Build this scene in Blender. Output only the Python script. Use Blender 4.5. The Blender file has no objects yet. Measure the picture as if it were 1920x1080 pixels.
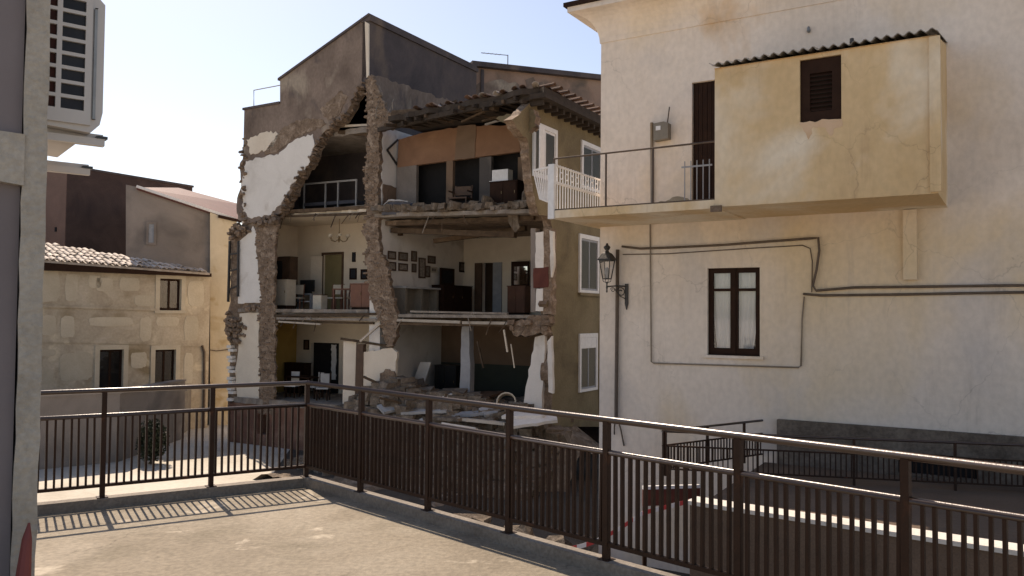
import bpy, math, random
from mathutils import Vector, Quaternion, Matrix
from mathutils.geometry import tessellate_polygon
SC = bpy.context.scene
COL = SC.collection
R = random.Random(7)
# ------------------------------------------------------------------ camera
FPX, EYE = 1550.0, 1.72
PITCH, ROLL = math.radians(1.85), math.radians(0.5)
cam = bpy.data.cameras.new('camera')
cam.sensor_width = 36.0
cam.lens = 36.0 * FPX / 1920.0
cam.clip_start, cam.clip_end = 0.05, 3000
camo = bpy.data.objects.new('camera', cam)
COL.objects.link(camo)
_f = Vector((0, math.cos(PITCH), math.sin(PITCH)))
_u0 = Vector((0, -math.sin(PITCH), math.cos(PITCH)))
_r = Vector((1, 0, 0)) * math.cos(ROLL) + _u0 * math.sin(ROLL)
_u = _u0 * math.cos(ROLL) - Vector((1, 0, 0)) * math.sin(ROLL)
_m = Matrix((_r, _u, -_f)).transposed().to_4x4()
_m.translation = Vector((0, 0, EYE))
camo.matrix_world = _m
SC.camera = camo
# ------------------------------------------------------------------ light
SUN_EL = math.radians(49.0)
SUN_AZ = math.radians(-31.0)           # measured from +Y towards +X
world = bpy.data.worlds.new('World')
SC.world = world
world.use_nodes = True
wn = world.node_tree
bg = wn.nodes['Background']
sky = wn.nodes.new('ShaderNodeTexSky')
sky.sky_type = 'NISHITA'
sky.sun_disc = False
sky.sun_elevation = SUN_EL
sky.sun_rotation = SUN_AZ
sky.altitude = 300
sky.air_density = 1.0
sky.dust_density = 1.1
sky.ozone_density = 1.0
wn.links.new(sky.outputs[0], bg.inputs[0])
bg.inputs[1].default_value = 0.094
sl = bpy.data.lights.new('sun', 'SUN')
sl.energy = 3.7
sl.angle = math.radians(0.5)
sl.color = (1.0, 0.92, 0.80)
so = bpy.data.objects.new('sun', sl)
COL.objects.link(so)
sd = Vector((math.sin(SUN_AZ) * math.cos(SUN_EL), math.cos(SUN_AZ) * math.cos(SUN_EL), math.sin(SUN_EL)))
so.rotation_mode = 'QUATERNION'
so.rotation_quaternion = (-sd).to_track_quat('-Z', 'Y')
so.location = sd * 60
vs = SC.view_settings
vs.view_transform = 'Standard'
vs.look = 'None'
vs.gamma = 1.0
vs.use_curve_mapping = False
vs.exposure = 0.85
vs.use_white_balance = True
vs.white_balance_temperature = 7400
vs.white_balance_tint = 16
SC.cycles.max_bounces = 8
SC.cycles.diffuse_bounces = 5
SC.cycles.transparent_max_bounces = 16

# ------------------------------------------------------------------ helpers
def ray(u, v):
    return (_f + _r * ((u - 960) / FPX) - _u * ((v - 540) / FPX))
def hitz(u, v, z):
    d = ray(u, v); t = (z - EYE) / d.z
    return Vector((d.x * t, d.y * t, z))
class Frame:
    """local x along d (to the right), local y away from the camera, z up (world height)"""
    def __init__(s, p, d):
        s.p = Vector((p[0], p[1])); s.d = Vector((d[0], d[1])).normalized()
        s.n = Vector((-s.d.y, s.d.x)); s.rot = math.atan2(s.d.y, s.d.x)
    def w(s, x, y, z):
        q = s.p + s.d * x + s.n * y
        return Vector((q.x, q.y, z))
    def q(s, u, v, y=0.0):
        o = s.p + s.n * y
        r = ray(u, v)
        t = o.dot(s.n) / (r.x * s.n.x + r.y * s.n.y)
        P = Vector((r.x * t, r.y * t))
        return ((P - o).dot(s.d), EYE + r.z * t)
    def poly(s, pts, y=0.0):
        return [s.q(u, v, y) for u, v in pts]
    def loc(s, P):
        q = Vector((P[0], P[1])) - s.p
        return (q.dot(s.d), q.dot(s.n))
ABSZ = {}
def root_of(o):
    while o.parent: o = o.parent
    return o
class MB:
    def __init__(s): s.v = []; s.f = []; s.m = []
    def add(s, vs_, fs, mi=0):
        b = len(s.v); s.v += [tuple(x) for x in vs_]
        s.f += [tuple(i + b for i in f) for f in fs]; s.m += [mi] * len(fs)
        return s
    def box(s, x0, x1, y0, y1, z0, z1, mi=0):
        if x1 < x0: x0, x1 = x1, x0
        if y1 < y0: y0, y1 = y1, y0
        if z1 < z0: z0, z1 = z1, z0
        return s.add([(x0,y0,z0),(x1,y0,z0),(x1,y1,z0),(x0,y1,z0),(x0,y0,z1),(x1,y0,z1),(x1,y1,z1),(x0,y1,z1)],
              [(0,3,2,1),(4,5,6,7),(0,1,5,4),(1,2,6,5),(2,3,7,6),(3,0,4,7)], mi)
    def prism(s, pts, y0, y1, mi=0, ms=None, plane='xz'):
        if ms is None: ms = mi
        n = len(pts)
        def P(a, b, y):
            return (a, y, b) if plane == 'xz' else ((y, a, b) if plane == 'yz' else (a, b, y))
        area = sum(pts[i][0]*pts[(i+1)%n][1]-pts[(i+1)%n][0]*pts[i][1] for i in range(n))
        if area < 0: pts = pts[::-1]
        vs_ = [P(a, b, y0) for a, b in pts] + [P(a, b, y1) for a, b in pts]
        tri = tessellate_polygon([[Vector((a, b, 0)) for a, b in pts]])
        base = len(s.v); s.v += vs_
        for t in tri:
            s.f.append(tuple(base+i for i in t)); s.m.append(mi)
            s.f.append(tuple(base+n+i for i in reversed(t))); s.m.append(mi)
        for i in range(n):
            j = (i+1) % n
            s.f.append((base+i, base+j, base+n+j, base+n+i)); s.m.append(ms)
        return s
    def tube(s, path, r, n=8, mi=0):
        path = [Vector(p) for p in path]; rings = []
        for i, p in enumerate(path):
            a = path[max(i-1, 0)]; b = path[min(i+1, len(path)-1)]
            t = (b-a).normalized()
            up = Vector((0,0,1)) if abs(t.z) < .95 else Vector((1,0,0))
            e1 = t.cross(up).normalized(); e2 = t.cross(e1)
            rr = r[i] if isinstance(r, (list, tuple)) else r
            rings.append([p + (e1*math.cos(k*2*math.pi/n) + e2*math.sin(k*2*math.pi/n))*rr for k in range(n)])
        b = len(s.v)
        for g in rings: s.v += [tuple(x) for x in g]
        for i in range(len(rings)-1):
            for k in range(n):
                s.f.append((b+i*n+k, b+i*n+(k+1)%n, b+(i+1)*n+(k+1)%n, b+(i+1)*n+k)); s.m.append(mi)
        s.f.append(tuple(b+k for k in range(n))); s.m.append(mi)
        s.f.append(tuple(b+(len(rings)-1)*n+k for k in reversed(range(n)))); s.m.append(mi)
        return s
    def bar(s, a, b, w, h=None, mi=0):
        """square bar between two points"""
        h = h or w; a = Vector(a); b = Vector(b); t = (b-a).normalized()
        up = Vector((0,0,1)) if abs(t.z) < .95 else Vector((0,1,0))
        e1 = t.cross(up).normalized()*w/2; e2 = e1.cross(t).normalized()*h/2
        vs_ = [a-e1-e2, a+e1-e2, a+e1+e2, a-e1+e2, b-e1-e2, b+e1-e2, b+e1+e2, b-e1+e2]
        return s.add(vs_, [(0,1,2,3),(7,6,5,4),(0,4,5,1),(1,5,6,2),(2,6,7,3),(3,7,4,0)], mi)
    def lathe(s, prof, n=12, c=(0,0,0), mi=0):
        b = len(s.v); m = len(prof)
        for r, z in prof:
            for k in range(n):
                a = 2*math.pi*k/n; s.v.append((c[0]+r*math.cos(a), c[1]+r*math.sin(a), c[2]+z))
        for i in range(m-1):
            for k in range(n):
                s.f.append((b+i*n+k, b+i*n+(k+1)%n, b+(i+1)*n+(k+1)%n, b+(i+1)*n+k)); s.m.append(mi)
        return s
    def rock(s, c, sz, rng, mi=0, j=.3):
        vs_ = []
        a = rng.random()*3; ca, sa = math.cos(a), math.sin(a)
        for x in (-1,1):
            for y in (-1,1):
                for z in (-1,1):
                    X = x*(1+rng.uniform(-j,j))*sz[0]/2; Y = y*(1+rng.uniform(-j,j))*sz[1]/2; Z = z*(1+rng.uniform(-j,j))*sz[2]/2
                    tz = rng.uniform(-.1,.1)
                    vs_.append((c[0]+X*ca-Y*sa, c[1]+X*sa+Y*ca, c[2]+Z+tz*X))
        return s.add(vs_, [(0,1,3,2),(4,6,7,5),(0,4,5,1),(2,3,7,6),(0,2,6,4),(1,5,7,3)], mi)
    def mesh(s, name, mats, dz=0.0, smooth=False):
        me = bpy.data.meshes.new(name)
        me.from_pydata([(x, y, z-dz) for x, y, z in s.v], [], s.f)
        for m in (mats if isinstance(mats, (list, tuple)) else [mats]):
            if m is not None: me.materials.append(m)
        for p, mi in zip(me.polygons, s.m):
            p.material_index = mi; p.use_smooth = smooth
        me.validate(); me.update()
        return me
    def build(s, name, mats, parent=None, smooth=False):
        dz = 0
        if parent is not None: dz = ABSZ.get(root_of(parent).name, 0)
        o = bpy.data.objects.new(name, s.mesh(name, mats, dz, smooth))
        COL.objects.link(o)
        if parent is not None: o.parent = parent
        return o
def tag(o, label=None, cat=None, group=None, kind=None):
    if label: o['label'] = label
    if cat: o['category'] = cat
    if group: o['group'] = group
    if kind: o['kind'] = kind
    elif cat: o['kind'] = 'thing'
    return o
def thing(name, label, cat, loc=(0,0,0), rot=0.0, group=None, absz=False):
    o = bpy.data.objects.new(name, None); COL.objects.link(o)
    o.empty_display_size = .2
    o.location = loc; o.rotation_euler = (0, 0, rot)
    if absz: ABSZ[o.name] = loc[2]
    return tag(o, label, cat, group)
def froot(F, name, label, cat, z, group=None):
    return thing(name, label, cat, F.w(0, 0, z), F.rot, group, absz=True)
def inst(name, me, parent, loc, scale=(1,1,1), rot=(0,0,0)):
    o = bpy.data.objects.new(name, me); COL.objects.link(o)
    o.parent = parent
    o.location = (loc[0], loc[1], loc[2]-ABSZ.get(root_of(parent).name, 0))
    o.scale = scale; o.rotation_euler = rot
    return o
def jag(pts, step=.18, amp=.06, rng=R, keep=()):
    out = []; n = len(pts)
    for i in range(n):
        a = Vector(pts[i]); b = Vector(pts[(i+1) % n]); L = (b-a).length
        out.append((a.x, a.y))
        if i in keep: continue
        k = int(L/step); t = (b-a)/max(L, 1e-6); nn = Vector((-t.y, t.x))
        for j in range(1, k+1):
            q = a+(b-a)*(j/(k+1)) + nn*rng.uniform(-amp, amp) + t*rng.uniform(-.3, .3)*step
            out.append((q.x, q.y))
    return out
def holed(mb, x0, x1, z0, z1, holes, y0, y1, mi=0, mj=None):
    """wall x0..x1, z0..z1 with rectangular openings, thickness y0..y1"""
    mj = mi if mj is None else mj
    xs = sorted({x0, x1, *[h[0] for h in holes], *[h[1] for h in holes]})
    zs = sorted({z0, z1, *[h[2] for h in holes], *[h[3] for h in holes]})
    xs = [x for x in xs if x0 <= x <= x1]; zs = [z for z in zs if z0 <= z <= z1]
    def solid(i, j):
        if i < 0 or j < 0 or i >= len(xs)-1 or j >= len(zs)-1: return False
        cx = (xs[i]+xs[i+1])/2; cz = (zs[j]+zs[j+1])/2
        return not any(h[0] < cx < h[1] and h[2] < cz < h[3] for h in holes)
    for i in range(len(xs)-1):
        for j in range(len(zs)-1):
            if not solid(i, j): continue
            a, b, c, d = xs[i], xs[i+1], zs[j], zs[j+1]
            mb.add([(a,y0,c),(b,y0,c),(b,y0,d),(a,y0,d)], [(0,1,2,3)], mi)
            mb.add([(a,y1,c),(b,y1,c),(b,y1,d),(a,y1,d)], [(3,2,1,0)], mi)
            if not solid(i-1, j): mb.add([(a,y0,c),(a,y0,d),(a,y1,d),(a,y1,c)], [(0,1,2,3)], mj)
            if not solid(i+1, j): mb.add([(b,y0,c),(b,y1,c),(b,y1,d),(b,y0,d)], [(0,1,2,3)], mj)
            if not solid(i, j-1): mb.add([(a,y0,c),(a,y1,c),(b,y1,c),(b,y0,c)], [(0,1,2,3)], mj)
            if not solid(i, j+1): mb.add([(a,y0,d),(b,y0,d),(b,y1,d),(a,y1,d)], [(0,1,2,3)], mj)
    return mb
# ------------------------------------------------------------------ materials
def mat(name, cols, scale=1.5, rough=.9, bump=.25, bscale=25.0, streak=1.0, metal=0.0, speck=0.0, spscale=40.0, rnd=0.0, lo=.3, hi=.7, spec=.3, distort=.6, blotch=None, streaks=None):
    m = bpy.data.materials.new(name); m.use_nodes = True
    nt = m.node_tree; N = nt.nodes; L = nt.links
    b = N['Principled BSDF']
    b.inputs['Roughness'].default_value = rough; b.inputs['Metallic'].default_value = metal
    b.inputs['Specular IOR Level'].default_value = spec
    tc = N.new('ShaderNodeTexCoord'); mp = N.new('ShaderNodeMapping')
    mp.inputs['Scale'].default_value = (1, 1, 1.0/streak)
    L.new(tc.outputs['Object'], mp.inputs[0])
    vec = mp.outputs[0]
    if rnd > 0:
        oi = N.new('ShaderNodeObjectInfo'); va = N.new('ShaderNodeVectorMath'); va.operation = 'ADD'
        cb = N.new('ShaderNodeCombineXYZ'); mu = N.new('ShaderNodeMath'); mu.operation = 'MULTIPLY'; mu.inputs[1].default_value = 37.0
        L.new(oi.outputs['Random'], mu.inputs[0]); L.new(mu.outputs[0], cb.inputs[0]); L.new(mu.outputs[0], cb.inputs[2])
        L.new(vec, va.inputs[0]); L.new(cb.outputs[0], va.inputs[1]); vec = va.outputs[0]
    nz = N.new('ShaderNodeTexNoise'); nz.inputs['Scale'].default_value = scale; nz.inputs['Detail'].default_value = 7
    nz.inputs['Roughness'].default_value = .62; nz.inputs['Distortion'].default_value = distort
    L.new(vec, nz.inputs['Vector'])
    cr = N.new('ShaderNodeValToRGB'); e = cr.color_ramp.elements
    k = len(cols)
    e[0].position = lo; e[1].position = hi
    e[0].color = (*cols[0], 1); e[1].color = (*cols[-1], 1)
    for i in range(1, k-1):
        x = e.new(lo+(hi-lo)*i/(k-1)); x.color = (*cols[i], 1)
    L.new(nz.outputs[0], cr.inputs[0])
    col = cr.outputs[0]
    def mix(fac, c2, src, mode='MIX'):
        mx = N.new('ShaderNodeMix'); mx.data_type = 'RGBA'; mx.blend_type = mode
        if isinstance(fac, float): mx.inputs[0].default_value = fac
        else: L.new(fac, mx.inputs[0])
        L.new(src, mx.inputs[6])
        if isinstance(c2, tuple): mx.inputs[7].default_value = (*c2, 1)
        else: L.new(c2, mx.inputs[7])
        return mx.outputs[2]
    if blotch:
        for bc, bs, bl, bh in blotch:
            n3 = N.new('ShaderNodeTexNoise'); n3.inputs['Scale'].default_value = bs; n3.inputs['Detail'].default_value = 5
            n3.inputs['Distortion'].default_value = .4
            ad = N.new('ShaderNodeVectorMath'); ad.operation = 'ADD'; ad.inputs[1].default_value = (bs*7.3, 3.1*bs, 11.7)
            L.new(vec, ad.inputs[0]); L.new(ad.outputs[0], n3.inputs['Vector'])
            mr = N.new('ShaderNodeMapRange'); mr.inputs[1].default_value = bl; mr.inputs[2].default_value = bh
            L.new(n3.outputs[0], mr.inputs[0]); col = mix(mr.outputs[0], bc, col)
    if streaks:
        sc_, sa_, slo, shi = streaks
        m2 = N.new('ShaderNodeMapping'); m2.inputs['Scale'].default_value = (2.2, 2.2, .22); L.new(tc.outputs['Object'], m2.inputs[0])
        ns = N.new('ShaderNodeTexNoise'); ns.inputs['Scale'].default_value = 1.6; ns.inputs['Detail'].default_value = 6; ns.inputs['Roughness'].default_value = .7
        L.new(m2.outputs[0], ns.inputs['Vector'])
        nm_ = N.new('ShaderNodeTexNoise'); nm_.inputs['Scale'].default_value = .5; L.new(tc.outputs['Object'], nm_.inputs['Vector'])
        r1 = N.new('ShaderNodeMapRange'); r1.inputs[1].default_value = slo; r1.inputs[2].default_value = shi; L.new(ns.outputs[0], r1.inputs[0])
        r2 = N.new('ShaderNodeMapRange'); r2.inputs[1].default_value = .42; r2.inputs[2].default_value = .62; r2.inputs[4].default_value = sa_; L.new(nm_.outputs[0], r2.inputs[0])
        mm = N.new('ShaderNodeMath'); mm.operation = 'MULTIPLY'; L.new(r1.outputs[0], mm.inputs[0]); L.new(r2.outputs[0], mm.inputs[1])
        col = mix(mm.outputs[0], sc_, col)
        # hairline cracks
        vc = N.new('ShaderNodeTexVoronoi'); vc.feature = 'DISTANCE_TO_EDGE'; vc.inputs['Scale'].default_value = .55
        nd = N.new('ShaderNodeTexNoise'); nd.inputs['Scale'].default_value = 3.0; nd.inputs['Detail'].default_value = 6; L.new(tc.outputs['Object'], nd.inputs['Vector'])
        va2 = N.new('ShaderNodeVectorMath'); va2.operation = 'MULTIPLY_ADD'; va2.inputs[1].default_value = (.5,.5,.5); L.new(nd.outputs[1], va2.inputs[0]); L.new(tc.outputs['Object'], va2.inputs[2])
        L.new(va2.outputs[0], vc.inputs['Vector'])
        r3 = N.new('ShaderNodeMapRange'); r3.inputs[1].default_value = .0; r3.inputs[2].default_value = .006; r3.inputs[3].default_value = .55; r3.inputs[4].default_value = 0.0
        L.new(vc.outputs[0], r3.inputs[0])
        m3 = N.new('ShaderNodeMath'); m3.operation = 'MULTIPLY'; L.new(r3.outputs[0], m3.inputs[0]); L.new(r2.outputs[0], m3.inputs[1])
        col = mix(m3.outputs[0], tuple(c*.45 for c in sc_), col)
    if speck > 0:
        n2 = N.new('ShaderNodeTexNoise'); n2.inputs['Scale'].default_value = spscale; n2.inputs['Detail'].default_value = 3
        L.new(vec, n2.inputs['Vector'])
        mr = N.new('ShaderNodeMapRange'); mr.inputs[1].default_value = .35; mr.inputs[2].default_value = .65
        mr.inputs[3].default_value = 1-speck; mr.inputs[4].default_value = 1+speck*.6
        L.new(n2.outputs[0], mr.inputs[0])
        cx = N.new('ShaderNodeCombineColor')
        for i in range(3): L.new(mr.outputs[0], cx.inputs[i])
        col = mix(1.0, cx.outputs[0], col, 'MULTIPLY')
    if rnd > 0:
        oi2 = N.new('ShaderNodeObjectInfo'); hs = N.new('ShaderNodeHueSaturation')
        mr = N.new('ShaderNodeMapRange'); mr.inputs[3].default_value = 1-rnd; mr.inputs[4].default_value = 1+rnd
        L.new(oi2.outputs['Random'], mr.inputs[0]); L.new(mr.outputs[0], hs.inputs['Value']); L.new(col, hs.inputs['Color']); col = hs.outputs[0]
    L.new(col, b.inputs['Base Color'])
    if bump > 0:
        nb = N.new('ShaderNodeTexNoise'); nb.inputs['Scale'].default_value = bscale; nb.inputs['Detail'].default_value = 5
        L.new(vec, nb.inputs['Vector'])
        bp = N.new('ShaderNodeBump'); bp.inputs['Strength'].default_value = bump; bp.inputs['Distance'].default_value = .03
        L.new(nb.outputs[0], bp.inputs['Height']); L.new(bp.outputs[0], b.inputs['Normal'])
    return m
M = {}
M['cream'] = mat('cream_plaster', [(.63,.535,.445),(.715,.62,.53),(.75,.66,.575)], .4, bump=.35, bscale=7, streak=1.3, speck=.06, spscale=11,
                 blotch=[((.66,.52,.345), .33, .50, .66), ((.58,.52,.47), .6, .56, .74), ((.58,.41,.26), .45, .69, .80)], streaks=((.40,.33,.27), .6, .52, .74))
M['cream_box'] = mat('pale_ochre_plaster', [(.55,.385,.205),(.62,.455,.265),(.68,.55,.39)], .5, bump=.3, bscale=7, streak=1.4, speck=.06, spscale=11,
                 blotch=[((.72,.64,.52), .5, .48, .62), ((.50,.37,.215), .9, .60, .75)], streaks=((.42,.28,.16), .7, .52, .72))
M['plinth'] = mat('grey_plinth', [(.095,.072,.055),(.15,.118,.092),(.20,.16,.125)], 1.6, bump=.6, bscale=14, speck=.2, spscale=20)
M['ochre_lh'] = mat('patched_ochre_plaster', [(.36,.295,.215),(.45,.38,.285),(.52,.45,.35)], .9, bump=.4, bscale=6, speck=.08, spscale=12,
                 blotch=[((.27,.21,.13), .7, .56, .68), ((.58,.50,.37), 1.1, .56, .64)])
M['patch'] = mat('repair_plaster', [(.46,.395,.295),(.55,.485,.375)], 1.4, bump=.3, bscale=10, speck=.06, rnd=.08)
M['ochre_strip'] = mat('yellow_plaster', [(.52,.44,.31),(.62,.53,.39)], 1.2, bump=.3, bscale=8, blotch=[((.40,.29,.15), 1.2, .56, .7)])
M['olive'] = mat('olive_plaster', [(.13,.10,.058),(.19,.15,.085),(.235,.185,.11)], .8, bump=.4, bscale=12, speck=.1, spscale=18)
M['white'] = mat('white_plaster', [(.62,.575,.52),(.71,.665,.61),(.75,.705,.65)], 1.2, bump=.25, bscale=10, speck=.04, blotch=[((.50,.44,.38), 1.3, .58, .74)])
M['warmwhite'] = mat('warm_plaster', [(.64,.545,.435),(.74,.65,.53)], 1.2, bump=.25, bscale=10, speck=.05)
M['gable'] = mat('grey_brown_render', [(.13,.095,.075),(.20,.15,.12),(.27,.205,.165)], .8, bump=.5, bscale=9, speck=.12, spscale=12, streak=1.5,
                 blotch=[((.33,.27,.21), .9, .57, .7), ((.10,.08,.075), 1.3, .58, .72)])
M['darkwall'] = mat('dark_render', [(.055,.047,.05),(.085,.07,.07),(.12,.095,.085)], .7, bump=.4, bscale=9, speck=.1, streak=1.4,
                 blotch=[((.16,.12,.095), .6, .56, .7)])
M['pinkwall'] = mat('weathered_pink_render', [(.20,.135,.10),(.30,.20,.15),(.36,.26,.20)], .5, bump=.4, bscale=8, speck=.1, streak=1.2,
                 blotch=[((.14,.11,.09), .7, .56, .68)])
M['redbrick'] = mat('dark_red_brick_render', [(.065,.042,.036),(.092,.058,.048),(.12,.077,.063)], .7, bump=.4, bscale=16, speck=.15, spscale=25)
M['redface'] = mat('red_hollow_brick', [(.17,.105,.082),(.22,.135,.105)], 1.0, bump=.4, bscale=16, speck=.12)
M['greywall'] = mat('grey_render', [(.17,.145,.125),(.24,.205,.18),(.29,.25,.22)], .5, bump=.3, bscale=8, speck=.08, blotch=[((.09,.08,.075), .4, .52, .72)])
M['terrace'] = mat('worn_concrete', [(.185,.155,.115),(.235,.20,.15),(.28,.245,.19)], .9, bump=.35, bscale=30, speck=.16, spscale=22, streaks=((.10,.085,.06), .8, .55, .75),
                 blotch=[((.40,.35,.275), 2.6, .6, .67), ((.165,.14,.10), 1.1, .58, .72), ((.36,.315,.25), .5, .58, .75)])
M['kerb'] = mat('grey_kerb_concrete', [(.17,.145,.12),(.25,.22,.185)], 3, bump=.4, bscale=30, speck=.15)
M['street'] = mat('pale_street_concrete', [(.40,.365,.30),(.50,.46,.39),(.56,.52,.45)], .35, bump=.3, bscale=12, speck=.08, spscale=8)
M['rail'] = mat('brown_paint', [(.024,.011,.0065),(.040,.018,.010)], 6, rough=.55, bump=.15, bscale=60, spec=.2, blotch=[((.085,.032,.014), 9, .62, .74)])
M['railgloss'] = mat('worn_glossy_brown_paint', [(.03,.015,.010),(.05,.026,.017)], 6, rough=.3, bump=.05, bscale=60, spec=.7)
M['thinrail'] = mat('rusty_rail_paint', [(.06,.045,.035),(.10,.065,.045)], 6, rough=.6, bump=.1)
M['whitepaint'] = mat('white_paint', [(.62,.61,.60),(.74,.73,.72)], 6, rough=.5, bump=.05)
M['greypaint'] = mat('grey_paint', [(.24,.25,.27),(.32,.33,.35)], 5, rough=.6, bump=.1)
M['stone'] = mat('rubble_stone', [(.14,.092,.062),(.215,.15,.105),(.32,.245,.185)], 3, bump=.6, bscale=20, speck=.2, rnd=.22)
M['rubble'] = mat('rubble_masonry', [(.13,.086,.058),(.22,.155,.108),(.35,.27,.205)], 3.5, bump=.9, bscale=14, speck=.25, spscale=16)
M['dust'] = mat('dusty_debris', [(.085,.064,.046),(.14,.108,.08),(.24,.195,.155)], 4, bump=.7, bscale=18, speck=.2, rnd=.3)
M['slab'] = mat('floor_screed', [(.17,.14,.115),(.25,.21,.175),(.32,.28,.24)], 3, bump=.5, bscale=14, speck=.15)
M['timber'] = mat('old_timber', [(.055,.035,.022),(.095,.062,.038),(.13,.09,.06)], 5, bump=.4, bscale=20, rnd=.3)
M['rooftimber'] = mat('dark_roof_timber', [(.035,.026,.02),(.06,.045,.034)], 4, bump=.4, bscale=20)  # roof timber in a darker brown than the old timber
M['paleplank'] = mat('pale_plank', [(.42,.36,.29),(.54,.47,.39)], 5, bump=.2, rnd=.2)
M['redwood'] = mat('reddish_wood', [(.13,.05,.028),(.19,.075,.04)], 3, rough=.5, bump=.1, spec=.4)
M['brownwood'] = mat('brown_wood', [(.07,.04,.025),(.11,.065,.04)], 4, rough=.55, bump=.1)
M['darkwood'] = mat('dark_wood', [(.022,.010,.006),(.036,.017,.010)], 4, rough=.7, bump=.05, spec=.12)
M['orange'] = mat('orange_paint', [(.205,.11,.066),(.27,.15,.09)], 1.5, bump=.2, blotch=[((.30,.17,.10), 1.3, .57, .7)])
M['brownwall'] = mat('brown_distemper', [(.16,.105,.07),(.21,.14,.095)], 1.0, bump=.2, blotch=[((.12,.085,.06), .9, .55, .7)])
M['greenwall'] = mat('dark_green_dado', [(.040,.045,.036),(.058,.062,.048)], 1.2, bump=.15)
M['yellowwall'] = mat('yellow_distemper', [(.40,.25,.07),(.48,.31,.09)], 1.2, bump=.15)
M['olivedoor'] = mat('olive_door', [(.19,.155,.075),(.24,.20,.10)], 2, rough=.6, bump=.08)
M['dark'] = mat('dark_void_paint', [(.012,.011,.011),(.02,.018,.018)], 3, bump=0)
M['black'] = mat('black_plastic', [(.012,.012,.013),(.02,.02,.02)], 6, rough=.4, bump=0, spec=.5)
M['curtain'] = mat('white_curtain', [(.78,.75,.72),(.86,.83,.80)], 4, bump=.15, bscale=6, streak=8)
M['fabric'] = mat('cream_fabric', [(.46,.40,.31),(.55,.48,.38)], 8, bump=.2)
M['bluecloth'] = mat('slate_blue_cloth', [(.075,.075,.09),(.12,.12,.14)], 3, bump=.4, bscale=8)
M['greycloth'] = mat('pale_grey_cloth', [(.33,.32,.31),(.45,.44,.43)], 3, bump=.4, bscale=8)
M['tile'] = mat('pale_clay_tile', [(.34,.28,.23),(.55,.49,.43)], 6, rough=.75, bump=.3, rnd=.3)
M['redtile'] = mat('dark_clay_tile', [(.11,.07,.05),(.17,.10,.07)], 5, bump=.4, rnd=.35)
M['redroof'] = mat('red_sheet_roof', [(.085,.028,.025),(.12,.042,.036)], 2, rough=.6, bump=.15)
M['metal'] = mat('grey_metal', [(.20,.20,.20),(.30,.30,.29)], 6, rough=.45, metal=.6, bump=.05)
M['iron'] = mat('black_iron', [(.020,.017,.015),(.035,.030,.026)], 6, rough=.5, bump=.1, spec=.5)
M['cable'] = mat('brown_cable', [(.085,.06,.042),(.13,.095,.07)], 8, rough=.6, bump=.05)
M['conduit'] = mat('taupe_conduit', [(.20,.16,.12),(.27,.22,.17)], 6, rough=.6, bump=.05)
M['corr'] = mat('grey_fibre_cement', [(.22,.195,.17),(.32,.29,.255)], 3, bump=.4, bscale=30, speck=.2)
M['ac'] = mat('aged_white_enamel', [(.50,.47,.44),(.57,.54,.51)], 2, rough=.4, bump=0, spec=.4)
M['acdark'] = mat('dark_coil', [(.012,.014,.02),(.025,.028,.035)], 9, rough=.6, bump=.1)
M['rust'] = mat('rust_red', [(.03,.012,.010),(.055,.017,.013)], 5, bump=.2)
M['stucco'] = mat('rough_beige_stucco', [(.30,.265,.22),(.38,.34,.285),(.44,.395,.335)], 3, bump=.7, bscale=22, speck=.1)
M['mauve'] = mat('grey_mauve_paint', [(.17,.145,.145),(.215,.185,.185)], .8, bump=.15, bscale=12)
M['redplastic'] = mat('red_plastic', [(.15,.035,.03),(.21,.05,.042)], 3, rough=.5, bump=.05)
M['redpaint'] = mat('dull_red_paint', [(.085,.024,.017),(.13,.04,.028)], 3, rough=.8, bump=.2)
M['ruststain'] = mat('rusty_run_off', [(.55,.37,.23),(.62,.45,.31)], 3, bump=.2)
M['damp'] = mat('mossy_damp', [(.24,.20,.14),(.38,.32,.24)], 4, bump=.3)
M['meter'] = mat('meter_grey', [(.17,.15,.12),(.23,.20,.16)], 5, rough=.6, bump=.1)
M['leaf'] = mat('dark_leaf', [(.022,.028,.014),(.04,.048,.024)], 5, rough=.6, bump=0, rnd=.2)
M['bark'] = mat('bark', [(.05,.04,.03),(.08,.06,.045)], 8, bump=.5)
M['picture'] = mat('picture_print', [(.10,.085,.07),(.20,.17,.14),(.30,.26,.21)], 14, bump=0, rnd=.5)
M['brasspaint'] = mat('dull_brass', [(.16,.11,.055),(.24,.17,.09)], 6, rough=.45, bump=0, metal=.4)
M['landing'] = mat('brown_retaining_render', [(.10,.07,.05),(.15,.105,.075)], 1.2, bump=.5, bscale=12, speck=.15)
M['coping'] = mat('pale_coping', [(.52,.49,.44),(.62,.59,.54)], 3, bump=.3)
M['redbase'] = mat('red_brown_base_render', [(.11,.055,.04),(.19,.095,.065),(.27,.17,.12)], .9, bump=.6, bscale=10, speck=.15)
M['column'] = mat('blue_grey_column', [(.27,.27,.28),(.37,.37,.38)], 3, bump=.3)
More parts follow.
